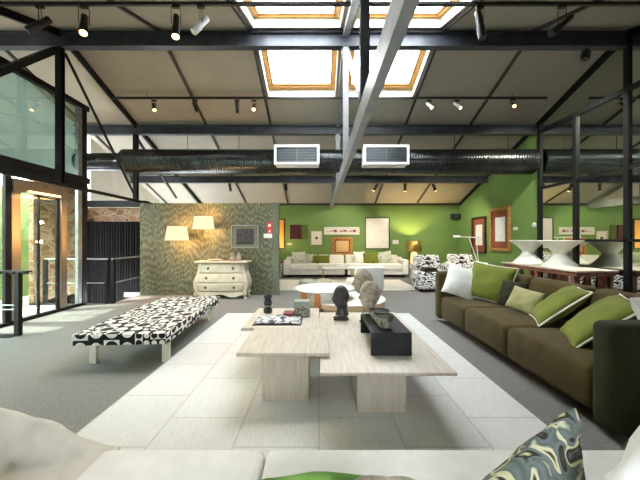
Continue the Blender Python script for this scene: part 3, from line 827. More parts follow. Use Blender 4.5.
# ------------------------------------------------------------------ cushions
def cushion(label, c, xd, up, w, h, th, m, piping=None, group=None, name='cushion', wr=.02, cat='cushion', pinch=.07, seed=0):
    """a filled square cushion: centre c, xd along its width, up along its height"""
    xd = Vector(xd).normalized(); up = Vector(up); up = (up - xd * up.dot(xd)).normalized(); nn = up.cross(xd).normalized()
    mtx = Matrix((xd, nn, up)).transposed().to_4x4(); mtx.translation = Vector(c)
    t = thing(name, label, cat, (0, 0, 0), 0, group); t.matrix_basis = mtx
    n = 18
    def edge(u, v):
        x_ = u * w / 2 * (1 - pinch * (1 - v * v)); z_ = v * h / 2 * (1 - pinch * (1 - u * u)); return x_, z_
    mb = MB(); sides = []
    for sgn in (-1, 1):
        rows = []
        for i in range(n + 1):
            v = math.sin((-1 + 2 * i / n) * PI / 2); row = []
            for j in range(n + 1):
                u = math.sin((-1 + 2 * j / n) * PI / 2)
                x_, z_ = edge(u, v)
                q = max(0, (1 - u * u) * (1 - v * v)) ** .5
                tt = th / 2 * q ** .8
                wv = wr * q * noise.noise(Vector((u * 2.2 + seed, v * 2.6, sgn * 3 + seed))) + wr * .6 * (1 - q) * q * 4 * noise.noise(Vector((u * 6 + seed, v * 6, sgn)))
                row.append((x_, sgn * (tt + wv), z_))
            rows.append(row)
        mb.quadmesh(rows)
    bmesh.ops.remove_doubles(mb.bm, verts=mb.bm.verts, dist=1e-4)
    mb.build('cover', m, t, local=True, angle=80)
    if piping:
        pts = []
        for q in range(4):
            for i in range(12):
                s_ = -1 + 2 * i / 12
                u, v = ((s_, -1), (1, s_), (-s_, 1), (-1, -s_))[q]
                x_, z_ = edge(u, v); pts.append((x_, 0, z_))
        pb = MB(); pb.tube(pts, .009, 8, closed=True); pb.build('piping', piping, t, local=True)
    return t

# ------------------------------------------------------------------ olive velvet sofa on the right
sx0, sx1, sy0, sy1 = 1.9, 3.02, 1.9, 4.85
S = thing('sofa', 'long olive green velvet sofa along the mirrored wall', 'sofa', ((sx0 + sx1) / 2, (sy0 + sy1) / 2, 0))
MB().box(sx0 + .08, sx1 - .02, sy0 + .06, sy1 - .06, .05, .12).build('base', M['velvet_dark_and_shade'], S, bevel=.01)
cuts = [2.10, 3.06, 3.95, 4.70]
for a, b in zip(cuts[:-1], cuts[1:]):
    MB().box(sx0 + .0, sx1 - .25, a + .004, b - .004, .09, .42).build('seat_cushion', M['velvet'], S, bevel=.055, seg=5)
MB().box(sx1 - .2, sx1, sy0 + .1, sy1 - .1, .08, .70).build('back_frame', M['velvet'], S, bevel=.04, seg=4)
for a, b in zip(cuts[:-1], cuts[1:]):
    MB().hexa([(sx1 - .36, a + .01, .41), (sx1 - .16, a + .01, .41), (sx1 - .16, b - .01, .41), (sx1 - .36, b - .01, .41),
               (sx1 - .27, a + .02, .82), (sx1 - .1, a + .02, .82), (sx1 - .1, b - .02, .82), (sx1 - .27, b - .02, .82)]).build('back_cushion', M['velvet'], S, bevel=.07, seg=5)
MB().box(sx0 - .03, sx1 - .02, 4.69, 4.86, .06, .80).build('arm', M['velvet'], S, bevel=.05, seg=5)
a_ = MB().box(sx0 - .02, sx1 - .02, 1.92, 2.09, .03, .755).build('arm', M['velvet_dark_and_shade'], S, bevel=.05, seg=5)  # same velvet as the sofa, its shade put into a darker colour
for px, py in ((sx0 + .16, 2.0), (sx0 + .16, 4.72), (sx1 - .14, 2.0), (sx1 - .14, 4.72)):
    MB().cyl((px, py, 0), (px, py, .06), .03, 14, .035).build('foot', M['black'], S)
G = 'cushions on the olive velvet sofa'
cushion('white cushion at the far arm of the olive velvet sofa', (2.14, 4.52, .67), (1, -.25, -.35), (.38, .25, 1), .46, .48, .16, M['white_fabric'], None, G, seed=1)
cushion('big lime velvet cushion with white piping beside the white one, at sofa far end', (2.46, 4.32, .69), (.62, -.78, -.12), (.32, .2, 1), .6, .54, .2, M['lime'], M['piping'], G, seed=2)
cushion('small dark olive cushion between lime and pale olive ones', (2.55, 3.95, .59), (.35, -.9, 0), (.35, .1, 1), .36, .36, .14, M['velvet_dark_and_shade'], None, G, seed=3)
cushion('small pale olive cushion leaning at the middle of the sofa', (2.50, 3.66, .565), (.3, -.95, -.12), (.5, .15, 1), .38, .30, .13, M['pale_olive'], None, G, seed=4)
cushion('lime velvet cushion with white piping, middle of the sofa, dark reverse', (2.53, 3.18, .615), (.45, .89, 0), (.78, .0, .62), .54, .56, .19, M['lime'], M['piping'], G, seed=5)
cushion('lime velvet cushion with white piping nearest the shaded near arm', (2.42, 2.60, .60), (.48, .86, 0), (.78, .05, .6), .56, .60, .2, M['lime'], M['piping'], G, seed=6)
cushion('white cushion behind the shaded near arm of the olive sofa', (2.62, 2.26, .68), (.9, .2, .1), (0, .3, 1), .5, .44, .14, M['white_fabric'], None, G, seed=7)

# ------------------------------------------------------------------ white sofa in the foreground
W = thing('sofa', 'off-white linen sofa in the foreground seen over its seat', 'sofa', (.2, .7, 0))
MB().box(-1.5, 1.85, .2, 1.2, .05, .26).build('base', M['white_fabric'], W, bevel=.02)
for a, b in ((-1.3, -.222), (-.218, 1.62)):
    MB().box(a, b, .35, 1.262,   .24, .43).build('seat_cushion', M['white_fabric'], W, bevel=.03, seg=4)
MB().box(-1.5, 1.85, .12, .34, .05, .72).build('backrest', M['white_fabric'], W, bevel=.05, seg=4)
MB().box(-1.52, -1.28, .12, 1.2, .05, .555).build('arm', M['white_fabric'], W, bevel=.06, seg=4)
MB().box(1.62, 1.87, .12, 1.24, .05, .60).build('arm', M['white_fabric'], W, bevel=.06, seg=4)
for px, py in ((-1.42, .22), (1.78, .22), (-1.42, 1.12), (1.78, 1.12)):
    MB().cyl((px, py, 0.016 if abs(px) < 1.5 and py > 1.4 else 0), (px, py, .06), .03, 12).build('foot', M['black'], W)
G = 'cushions on the foreground white sofa'
cushion('blue-grey and cream swirl patterned cushion on the foreground sofa, pointed corner up', (.54, .80, .542), (.84, .36, .36), (-.34, -.35, .85), .52, .44, .15, M['paisley'], None, G, seed=8)
cushion('plain white cushion at lower right on the foreground sofa', (.90, .66, .775), (.7, .0, .7), (-.7, -.25, .7), .5, .5, .18, M['white_fabric'], None, G, seed=9)
cushion('leaf green cushion on the foreground sofa, only its top edge showing', (.02, .64, .592), (1, 0, 0), (0, -.15, 1), .34, .42, .12, M['leaf_green'], None, G, seed=10, pinch=-.10)
cushion('fluffy taupe cushion in front of the leaf green one', (.105, .55, .662), (1, .1, 0), (0, -.15, 1), .17, .42, .1, M['fluffy'], None, G, seed=11, pinch=-.08)
# rumpled throw over the left arm
rows = []
for j in range(41):
    v = j / 40; row = []
    for i in range(41):
        u = i / 40
        x = -1.62 + .78 * u; y = .45 + .82 * v
        a = min(1, max(0, (-.92 - x) / .42)); a = a * a * (3 - 2 * a)
        z = .447 + .085 * a
        f = min(1, max(0, (-.90 - x) / .16))
        z += f * (.085 * math.exp(-((v - .94) / .05) ** 2) - .09 * math.exp(-((v - .79) / .07) ** 2) * (1 - a * .2) + .065 * math.exp(-((v - .60 - .1 * (x + 1.1)) / .09) ** 2) - .07 * math.exp(-((v - .38 + .2 * (x + 1.2)) / .06) ** 2))
        z += f * .018 * noise.noise(Vector((x * 5 + y * 2.0, y * 4 - x * 2, 5.0))) + f * .010 * noise.noise(Vector((x * 11, y * 9, 2.0)))
        z = max(z - .03 * max(0, (u - .85) / .15), .425 + .015 * min(1, (1 - u) / .15) + .13 * min(1, max(0, (-1.16 - x) / .1)))
        row.append((x, y, z))
    rows.append(row)
b = MB(); b.quadmesh(rows)
tag(b.build('throw_blanket', M['cream_fabric'], solid=.01, angle=80), 'rumpled cream throw over the left arm of the foreground sofa', 'throw')

# ------------------------------------------------------------------ console with hourglass vases
T = thing('console_table', 'carved brown wood console with whitewashed top against the mirror', 'console table', (4.76, 6.2, 0))
MB().box(4.39, 5.12, 5.11, 7.25, .745, .78).build('table_top', M['wash_wood'], T, bevel=.008)
MB().box(4.43, 5.09, 5.15, 7.21, .665, .745).build('apron', M['wood_brown'], T, bevel=.006)
for yy in (5.3, 6.2, 7.05):
    for xx in (4.52, 5.0):
        MB().prism([(xx - .04, 0), (xx + .04, 0), (xx + .03, .3), (xx + .05, .66), (xx - .05, .66), (xx - .03, .3)], 'y', yy - .04, yy + .04).build('leg', M['wood_brown'], T, bevel=.006)
    MB().prism([(4.66, .08), (4.86, .08), (4.78, .66), (4.74, .66)], 'y', yy - .025, yy + .025).build('splat', M['wood_brown'], T, bevel=.004)
    MB().box(4.46, 5.06, yy - .03, yy + .03, .08, .14).build('stretcher', M['wood_brown'], T, bevel=.004)
def hourglass(label, x, y, s=1.0):
    prof = []
    for i in range(25):
        tt = i / 24; z = .50 * tt
        q_ = 2 * tt - 1.0; r = .115 + (.245 if q_ > 0 else .20) * abs(q_) ** 1.35
        prof.append((r * s, z))
    prof = [(.001, 0)] + prof + [(.37 * s, .505), (.365 * s, .515), (.34 * s, .505), (.2 * s, .44), (.001, .42)]
    b = MB(); b.lathe(prof, (x, y, .78), 48, False)
    tag(b.build('hourglass_vase', M['vase'], angle=50), label, 'vase', 'hourglass vases on the console')
hourglass('white hourglass shaped vase at the far end of console', 4.79, 6.87)
hourglass('white hourglass shaped vase nearest on the console, before the mirror post', 4.78, 5.95)

# reading lamp and its side table behind the sofa
t = thing('side_table', 'small round side table behind the sofa holding a reading lamp', 'side table', (4.22, 8.0, 0))
MB().lathe([(.24, .67), (.25, .68), (.25, .695), (.24, .70)], (4.22, 8.0, 0), 32).build('table_top', M['white_gloss'], t)
MB().cyl((4.22, 8, .02), (4.22, 8, .68), .025, 14).build('stem', M['rod'], t)
MB().lathe([(.18, 0), (.18, .012), (.03, .025)], (4.22, 8, 0), 28).build('base', M['rod'], t)
t = thing('reading_lamp', 'pale jointed reading lamp with long flat head before the green wall', 'lamp', (4.22, 8.0, .70))
MB().lathe([(.09, 0), (.09, .018), (.02, .03)], (4.22, 8, .70), 28).build('base', M['white_gloss'], t)
MB().tube([(4.22, 8, .72), at(469, 238, 8.0)], .011, 8).build('arm', M['white_gloss'], t)
MB().tube([(4.25, 8, .72), at(476, 238, 8.0)], .008, 8).build('arm', M['white_gloss'], t)
MB().tube([at(456, 236.8, 8.0), at(479, 237.5, 8.0)], .014, 8).build('head_bar', M['white_gloss'], t)
MB().tube([at(453.5, 236.8, 8.0), at(460, 236.5, 8.0)], [.045, .03], 14).build('lamp_head', M['white_gloss'], t)

# ------------------------------------------------------------------ zebra armchair, pouf and tray
def zchair(label, x, y, rz):
    t = thing('armchair', label, 'armchair', (x, y, 0), rz, 'zebra armchairs by the far wall')
    MB().box(-.4, .4, -.42, .36, .1, .42).build('seat', M['zebra'], t, local=True, bevel=.07, seg=4)
    MB().hexa([(-.42, .22, .1), (.42, .22, .1), (.42, .46, .1), (-.42, .46, .1), (-.38, .34, .84), (.38, .34, .84), (.38, .52, .84), (-.38, .52, .84)]).build('backrest', M['zebra'], t, local=True, bevel=.07, seg=4)
    for q in (-1, 1):
        MB().box(q * .44 - .08, q * .44 + .08, -.4, .4, .08, .58).build('arm', M['zebra'], t, local=True, bevel=.06, seg=4)
        for f in (-.32, .34):
            MB().cyl((q * .36, f, 0), (q * .36, f, .1), .02, 10).build('leg', M['black'], t, local=True)
zchair('zebra striped armchair nearer the lamp, behind the footstool', 3.3, 8.95, R(-6))
zchair('zebra striped armchair nearer the right green wall', 4.5, 9.35, R(-10))
t = thing('footstool', 'zebra striped footstool with black books, beside the white rug', 'footstool', (2.95, 7.7, 0))
MB().box(2.45, 3.3, 7.4, 8.0, .06, .50).build('cushion_body', M['zebra'], t, bevel=.09, seg=5)
for q, f in ((2.55, 7.5), (3.2, 7.5), (2.55, 7.9), (3.2, 7.9)):
    MB().cyl((q, f, 0), (q, f, .08), .02, 10).build('foot', M['black'], t)
for i, (dx, w_) in enumerate(((0, .36), (.03, .3))):
    tag(MB().box(2.62 + dx, 2.62 + dx + w_, 7.5, 7.78, .5 + i * .05, .55 + i * .05).build('book', M['black'], bevel=.004), ('black book lying directly on the zebra footstool', 'smaller black book on top of another on the footstool')[i], 'book')

# ------------------------------------------------------------------ chest of drawers
CX, CY = -2.18, 7.0
cw = lambda z: .50 + .075 * math.sin(PI * min(1, max(0, (z - .1) / .70)) ** .8) if z < .8 else .50
def cw(z):
    q = (z - .14) / .64
    return .515 + .085 * math.exp(-((q - .28) / .33) ** 2)
def cd(u, z):
    q = (z - .14) / .64
    return .33 + .07 * math.exp(-((q - .3) / .35) ** 2) + .025 * math.cos(u * PI) 
K = thing('chest_of_drawers', 'curvy cream painted chest with three drawers before the plywood partition', 'chest of drawers', (CX, CY, 0))
def cpt(u, z, off=0): return (CX + u * (cw(z) + off * .3), CY - cd(u, z) - off, z)
b = MB(); rows = []
for i in range(21):
    z = .14 + .64 * i / 20
    row = [cpt(-1 + 2 * j / 24, z) for j in range(25)]
    row += [(CX + cw(z), CY + .05, z), (CX - cw(z), CY + .05, z)]
    rows.append(row)
vs = b.quadmesh(rows, True); b.bm.faces.new(list(reversed(vs[0]))); b.bm.faces.new(vs[-1])
b.build('carcass', M['chest_paint'], K, angle=50)
for z0, z1 in ((.165, .345), (.36, .555), (.57, .765)):
    b = MB(); rows = []
    for sgn in (1,):
        for i in range(9):
            z = z0 + (z1 - z0) * i / 8
            e = .004 if i in (0, 8) else .014
            rows.append([cpt(-.86 + 1.72 * j / 24, z, e if j not in (0, 24) else .002) for j in range(25)])
    b.quadmesh(rows); dr_ = b.build('drawer', M['chest_paint'], K, angle=50, solid=.012)
    zz = (z0 + z1) / 2
    for u in (-.52, .52):
        p = Vector(cpt(u, zz, .016)); kb = MB(); kb.tube([p, p + Vector((0, -.012, 0)), p + Vector((0, -.028, 0)), p + Vector((0, -.032, 0))], [.03, .032, .016, .004], 14); kb.build('knob', M['iron'], dr_)
    p = Vector(cpt(0, zz + .03, .016)); kb = MB(); kb.tube([p, p + Vector((0, -.006, 0))], [.022, .018], 12); kb.build('keyhole_plate', M['iron'], dr_)
for zz in (.352, .562):
    b = MB(); b.tube([cpt(-.95 + 1.9 * j / 24, zz, .006) for j in range(25)], .006, 6); b.build('drawer_rail', M['chest_edge'], K)
top = [(-.60, .06), (-.60, -.34), (-.53, -.40), (-.3, -.385), (0, -.42), (.3, -.385), (.53, -.40), (.60, -.34), (.60, .06)]
MB().prism([(CX + a, CY + c) for a, c in top], 'z', .79, .825).build('chest_top', M['chest_paint'], K, bevel=.01)
MB().prism([(CX + a * .985, CY + c * .985) for a, c in top], 'z', .778, .79).build('top_moulding', M['chest_edge'], K, bevel=.003)
ap = [(-.55, .15)] + [(-.55 + 1.1 * i / 20, .085 + .035 * math.cos(i / 20 * 4 * PI) * (1 if i not in (0, 20) else .3) - .02) for i in range(21)] + [(.55, .15)]
MB().prism([(CX + a, z) for a, z in ap], 'y', CY - .40, CY - .375).build('apron', M['chest_paint'], K, bevel=.003)
for sx_ in (-1, 1):
    for yy in (-.36, 0):
        MB().tube([(CX + sx_ * .52, CY + yy, .16), (CX + sx_ * .55, CY + yy - .015, .10), (CX + sx_ * .53, CY + yy, .05), (CX + sx_ * .565, CY + yy - .03, .012), (CX + sx_ * .59, CY + yy - .04, .012)], [.055, .042, .026, .022, .012], 12).build('foot', M['chest_paint'], K)
# on the chest
pz = .825
t = tag(MB().lathe([(.001, 0), (.1, 0), (.165, .03), (.16, .035), (.1, .012), (.001, .012)], (CX - .2, CY - .15, pz), 32, False).build('dish', M['pink_dish']), 'shallow pink dish on the cream chest of drawers', 'dish')
for q, (dx, s_, lb) in enumerate(((.2, 1, 'taller speckled lidded pot on the cream chest, left one'), (.345, .85, 'shorter speckled lidded pot at the right of the cream chest'))):
    t = thing('lidded_pot', lb, 'pot', (CX + dx, CY - .14, pz), 0, 'speckled pots on the chest')
    MB().lathe([(.001, 0), (.05, 0), (.07, .03), (.068, .07), (.04, .1), (.001, .1)], (CX + dx, CY - .14, pz), 24, False, s_, s_).build('pot_body', M['mosaic'], t)
    MB().ball((CX + dx, CY - .14, pz + .1 + .045 * s_), .048 * s_).build('lid', M['mosaic'], t)

# ------------------------------------------------------------------ plywood wall: lamps, framed piece, signs
def wall_lamp(label, px, ytop, ybot, rt, rb, plate):
    c0 = at(px, ytop, 6.75); c1 = at(px, ybot, 6.75)
    t = thing('wall_lamp', label, 'lamp', (plate[0], 7.1, plate[1]), 0, 'shaded lamps on the plywood partition')
    sh = MB(); sh.lathe([(rb, c1.z), (rt, c0.z)], (c0.x, 6.75, 0), 40, False); sh.build('lamp_shade', M['shade_on'], t, solid=.006)
    MB().box(plate[0] - .03, plate[0] + .03, 7.075, 7.1, plate[1] - .06, plate[1] + .06).build('wall_plate', M['iron'], t, bevel=.006)
    MB().tube([(plate[0], 7.08, plate[1]), (plate[0], 6.98, plate[1]), (c0.x, 6.75, c0.z + .05), (c0.x, 6.75, c0.z - .06)], .01, 8).build('arm', M['iron'], t)
    MB().ball((c0.x, 6.75, (c0.z + c1.z) / 2 + .03), .04).build('bulb', M['lamp_on'], t)
    light('wall_lamp_glow', 'POINT', (c0.x, 6.75, c1.z - .03), 24, (1, .5, .14), .05)
    light('wall_lamp_glow', 'POINT', (c0.x, 6.78, c0.z + .09), 15, (1, .5, .14), .05)
wall_lamp('cream shaded wall lamp, left and lower of the pair on plywood', 177, 226.5, 240.3, .20, .25, (at(166, 228, 7.1).x, at(166, 226, 7.1).z))
wall_lamp('cream shaded wall lamp, right and higher of the pair on plywood', 203.5, 216.6, 229, .195, .235, (at(179.5, 217, 7.1).x, at(179.5, 217, 7.1).z))
a, b_ = at(231.5, 225, 7.08), at(258.5, 248, 7.08)
t = thing('framed_feather_art', 'clear framed square of black feathery texture on plywood', 'wall art', ((a.x + b_.x) / 2, 7.1, b_.z))
MB().box(a.x, b_.x, 7.085, 7.099, b_.z, a.z).build('backing', mat('grey_art_backing', (110, 112, 92), rough=.7), t)
fm = MB(); q = .02
fm.box(a.x, b_.x, 7.04, 7.085, b_.z, b_.z + q); fm.box(a.x, b_.x, 7.04, 7.085, a.z - q, a.z); fm.box(a.x, a.x + q, 7.04, 7.085, b_.z + q, a.z - q); fm.box(b_.x - q, b_.x, 7.04, 7.085, b_.z + q, a.z - q)
fm.build('frame', M['grey_steel'], t)
rows = []
for i in range(25):
    rows.append([(a.x + .12 + .40 * j / 24 + .01 * noise.noise(Vector((i, j, 0)) * .7), 7.075 - .025 * abs(noise.noise(Vector((i * .9, j * .9, 3)))) * (0 < i < 24) * (0 < j < 24), b_.z + .09 + .36 * i / 24 + .012 * noise.noise(Vector((i, j, 9)) * .7)) for j in range(25)])
b = MB(); b.quadmesh(rows); b.build('feather_panel', M['foliage_art'], t, solid=.01)
a, b_ = at(267, 222.5, 7.08), at(272, 238, 7.08)
t = thing('wall_sign', 'small red and white safety sign at the right end of the plywood', 'sign', ((a.x + b_.x) / 2, 7.1, b_.z))
h_ = a.z - b_.z
MB().box(a.x, b_.x, 7.088, 7.099, a.z - h_ * .38, a.z).build('sign_panel', M['red_sign'], t)
MB().box(a.x + .03, b_.x - .03, 7.082, 7.088, a.z - h_ * .26, a.z - h_ * .12).build('pictogram', M['paper'], t)
MB().box(a.x, b_.x, 7.088, 7.099, a.z - h_ * .68, a.z - h_ * .40).build('sign_panel', M['red_sign'], t)
MB().prism([(a.x + .03, a.z - h_ * .62), (b_.x - .03, a.z - h_ * .62), ((a.x + b_.x) / 2, a.z - h_ * .46)], 'y', 7.082, 7.088).build('pictogram', M['paper'], t)
MB().box(a.x - .08, b_.x, 7.088, 7.099, b_.z, a.z - h_ * .72).build('sign_panel', M['paper'], t)

# ------------------------------------------------------------------ far wall pictures
def picture(label, x0, y0, x1, y1, fm_, art, fw=.04, mt=None, mw=.1, d=YF, depth=.04, name='framed_picture', group='pictures on the far green wall', cat='picture'):
    a, b = at(x0, y0, d), at(x1, y1, d)
    t = thing(name, label, cat, ((a.x + b.x) / 2, d, b.z), 0, group)
    y1_ = d - .003; y0_ = d - depth
    f = MB()
    f.box(a.x, b.x, y0_, y1_, b.z, b.z + fw); f.box(a.x, b.x, y0_, y1_, a.z - fw, a.z); f.box(a.x, a.x + fw, y0_, y1_, b.z + fw, a.z - fw); f.box(b.x - fw, b.x, y0_, y1_, b.z + fw, a.z - fw)
    f.build('frame', fm_, t, bevel=.005)
    MB().box(a.x + fw, b.x - fw, y1_ - .012, y1_, b.z + fw, a.z - fw).build('mount' if mt else 'artwork', mt or art, t)
    if mt: MB().box(a.x + fw + mw, b.x - fw - mw, y1_ - .018, y1_ - .012, b.z + fw + mw, a.z - fw - mw).build('artwork', art, t)
    return t, a, b
picture('tall gilt panel with dark edge partly hidden by the partition', 276, 219, 285, 249, M['dark_frame'], mat('gilt_panel', (206, 150, 60), (226, 176, 90), rough=.4), .04)
t, a, b = picture('small square canvas of maroon and olive on the far wall', 290, 225, 308, 239, M['olive_art'], M['olive_art'], .015)
MB().box(a.x, a.x + .42, YF - .05, YF - .016, b.z, a.z).build('maroon_field', M['maroon'], t)
t, a, b = picture('small white framed picture with a dark motif on the far wall', 311, 231, 322, 245, M['wash_wood'], M['paper'], .03)
MB().prism([((a.x + b.x) / 2 + .075 * math.cos(q * PI / 5) * (1 if q % 2 else .55), (a.z + b.z) / 2 + .07 * math.sin(q * PI / 5) * (1 if q % 2 else .6)) for q in range(10)], 'y', YF - .022, YF - .016).build('motif', M['black'], t)
t, a, b = picture('long white horizontal picture strip on the far wall', 324, 227, 359.5, 234.7, M['paper'], M['paper'], .012)
for q in range(9): MB().box(a.x + .12 + q * .12, a.x + .12 + q * .12 + .06 + .03 * (q % 3), YF - .02, YF - .0155, b.z + .1 + .015 * (q % 2), b.z + .125 + .03 * (q % 3)).build('brush_mark', M['red_box'], t)
t, a, b = picture('gilt framed picture glowing warm under a light on the far wall', 332, 237, 352.5, 255.5, M['gold_frame'], mat('sunset_print', (186, 150, 100), (214, 184, 134), rough=.6, scale=3), .09, M['red_mat'], .05)
t, a, b = picture('large blank white picture in thin black frame on the far wall', 365, 217.5, 389.5, 249, M['black'], M['paper'], .03)
light('picture_light', 'SPOT', (1.35, YF - .5, 1.55), 8, (1, .68, .3), .03, (.95, YF, .95), 70)
tag(MB().box(2.77, 3.0, YF - .014, YF - .001, at(0, 244, YF).z, at(0, 240, YF).z).build('switch_plate', M['vent_white'], bevel=.003), 'white switch plate beside the blank white picture', 'switch')
tag(MB().box(-1.2, -1.02, YF - .014, YF - .001, at(0, 245, YF).z, at(0, 243, YF).z).build('switch_plate', M['vent_white'], bevel=.003), 'small white wall plate under the maroon canvas', 'switch')
a = at(450, 214, YF)
t = thing('wall_speaker', 'small black loudspeaker high in the far right corner', 'speaker', (a.x + .15, YF - .1, a.z - .22))
MB().box(a.x, a.x + .34, YF - .16, YF - .02, a.z - .2, a.z).build('speaker_box', M['black'], t, bevel=.01)
MB().tube([(a.x + .17, YF - .16, a.z - .1), (a.x + .17, YF - .172, a.z - .1)], [.07, .06], 20).build('speaker_cone', M['vent_dark'], t)
MB().box(a.x + .14, a.x + .2, YF - .02, YF - .001, a.z - .14, a.z - .06).build('bracket', M['black'], t)

# pictures on the right green wall
def side_picture(label, d0, d1, z0, z1, fm_, fw, mw):
    t = thing('framed_picture', label, 'picture', (XR, (d0 + d1) / 2, z0), 0, 'pictures on the right green wall')
    f = MB(); x0, x1 = XR - .07, XR - .003
    f.box(x0, x1, d0, d1, z0, z0 + fw); f.box(x0, x1, d0, d1, z1 - fw, z1); f.box(x0, x1, d0, d0 + fw, z0 + fw, z1 - fw); f.box(x0, x1, d1 - fw, d1, z0 + fw, z1 - fw)
    f.build('frame', fm_, t, bevel=.008)
    MB().box(XR - .02, XR - .003, d0 + fw, d1 - fw, z0 + fw, z1 - fw).build('mount', M['red_mat'], t)
    MB().box(XR - .026, XR - .02, d0 + fw + mw * .8, d1 - fw - mw * .8, z0 + fw + mw, z1 - fw - mw).build('artwork', M['blue_paper'], t)
side_picture('rust mounted print in dark frame, nearer the corner of the green walls', 9.42, 10.27, .87, 2.06, M['dark_frame'], .06, .2)
side_picture('rust mounted print in gilt frame, nearer the mirrors', 8.22, 9.17, .98, 2.24, M['gold_frame'], .08, .2)
tag(MB().box(XR - .012, XR - .001, 7.95, 8.12, at(0, 230, 8).z, at(0, 227, 8).z).build('caption_card', M['paper']), 'small white caption card beside the gilt framed print', 'card')
b = MB(); b.tube([(XR - .001, 7.33, 1.67), (XR - .04, 7.33, 1.67)], [.06, .05], 20)
tag(b.build('wall_sensor', M['vent_white']), 'round white sensor on the green wall edge by the mirror', 'sensor')

# ------------------------------------------------------------------ far seating group
def far_sofa(label, x0, x1, arm_l, arm_r):
    y0, y1 = 10.3, 11.22
    t = thing('sofa', label, 'sofa', ((x0 + x1) / 2, (y0 + y1) / 2, 0), 0, 'white sofas along the far wall')
    MB().box(x0 + .03, x1 - .03, y0 + .04, y1, .1, .27).build('base', M['far_sofa'], t, bevel=.02)
    al = .2 if arm_l else 0; ar = .2 if arm_r else 0
    n = 2
    for i in range(n):
        a = x0 + al + (x1 - x0 - al - ar) * i / n; b = x0 + al + (x1 - x0 - al - ar) * (i + 1) / n
        MB().box(a + .004, b - .004, y0, y1 - .2, .26, .47).build('seat_cushion', M['far_sofa'], t, bevel=.035, seg=4)
        MB().hexa([(a + .01, y1 - .36, .45), (b - .01, y1 - .36, .45), (b - .01, y1 - .16, .45), (a + .01, y1 - .16, .45), (a + .02, y1 - .28, .76), (b - .02, y1 - .28, .76), (b - .02, y1 - .14, .76), (a + .02, y1 - .14, .76)]).build('back_cushion', M['far_sofa'], t, bevel=.05, seg=4)
    MB().box(x0 + .02, x1 - .02, y1 - .18, y1, .1, .68).build('backrest', M['far_sofa'], t, bevel=.04, seg=4)
    if arm_l: MB().box(x0, x0 + al, y0 - .02, y1, .1, .62).build('arm', M['far_sofa'], t, bevel=.04, seg=4)
    if arm_r: MB().box(x1 - ar, x1, y0 - .02, y1, .1, .62).build('arm', M['far_sofa'], t, bevel=.04, seg=4)
    for px in (x0 + .15, x1 - .15):
        for py in (y0 + .14, y1 - .1): MB().cyl((px, py, 0), (px, py, .1), .03, 10).build('foot', M['black'], t)
far_sofa('white sofa with left arm under the small pictures on far wall', -1.22, .92, True, False)
far_sofa('white sofa with right arm next to the brass lamp', .95, 3.08, False, True)
G = 'cushions on the far white sofas'
cushion('leafy pale green cushion by the left arm of the far left sofa', (-.72, 10.75, .66), (1, .15, .05), (0, .3, 1), .5, .46, .16, M['leafy'], None, G, seed=12)
cushion('leafy pale cushion second from the left arm of the far left sofa', (-.35, 10.85, .62), (1, -.1, -.1), (0, .3, 1), .4, .38, .14, M['leafy'], None, G, seed=13)
cushion('long olive cushion on the far left sofa', (.05, 10.82, .6), (1, 0, 0), (0, .3, 1), .7, .32, .14, M['lime'], None, G, seed=14)
cushion('plain white cushion at the near end of the far right sofa', (1.45, 10.8, .66), (1, .2, 0), (0, .3, 1), .42, .46, .15, M['far_sofa'], None, G, seed=15)
cushion('lime cushion in the middle of the far right sofa', (1.85, 10.75, .64), (1, 0, .05), (0, .3, 1), .56, .42, .16, M['lime'], None, G, seed=16)
cushion('leafy patterned cushion beside the right arm of the far sofa', (2.38, 10.72, .66), (1, -.2, .2), (-.1, .3, 1), .46, .48, .16, M['leafy'], None, G, seed=17)
# brass legged table before the far sofas
t = thing('side_table', 'low white table on brass legs before the far sofas', 'table', (.75, 9.6, .014))
MB().box(.1, 1.45, 9.35, 9.9, .40, .44).build('table_top', M['white_gloss'], t, bevel=.008)
for px in (.14, 1.06, 1.41):
    for py in (9.39, 9.86): MB().cyl((px, py, .014), (px, py, .40), .018, 10).build('leg', M['brass'], t)
tag(MB().box(.5, .95, 9.45, 9.75, .44, .55).build('white_box', M['white_gloss'], bevel=.02), 'white box lying on the low brass legged table', 'box')
# side table, table lamp
t = thing('side_table', 'dark wood side table beside the right arm of far sofa', 'side table', (3.42, 10.7, 0))
MB().box(3.15, 3.7, 10.45, 11.0, .44, .48).build('table_top', M['dark_frame'], t, bevel=.006)
for px in (3.19, 3.66):
    for py in (10.49, 10.96): MB().box(px - .02, px + .02, py - .02, py + .02, 0, .44).build('leg', M['dark_frame'], t)
lx, ly = at(414, 0, 10.72).x, 10.72
t = thing('table_lamp', 'lit table lamp with brass drum shade in the far right corner', 'lamp', (lx, ly, .48))
MB().lathe([(.13, .0), (.135, .03), (.12, .2), (.11, .36), (.03, .40)], (lx, ly, .48), 28).build('lamp_base', M['lamp_glass'], t)
MB().cyl((lx, ly, .88), (lx, ly, 1.0), .012, 10).build('stem', M['brass'], t)
MB().lathe([(.26, .90), (.26, 1.27)], (lx, ly, 0), 40, False).build('lamp_shade', M['brass'], t, solid=.006)
MB().ball((lx, ly, 1.08), .05).build('bulb', M['lamp_on'], t)
light('table_lamp_up', 'SPOT', (lx, ly, 1.15), 120, (1, .7, .3), .05, (lx, ly + .25, 2.5), 110, .5)
light('table_lamp_down', 'POINT', (lx, ly - .05, .86), 12, (1, .66, .28), .05)
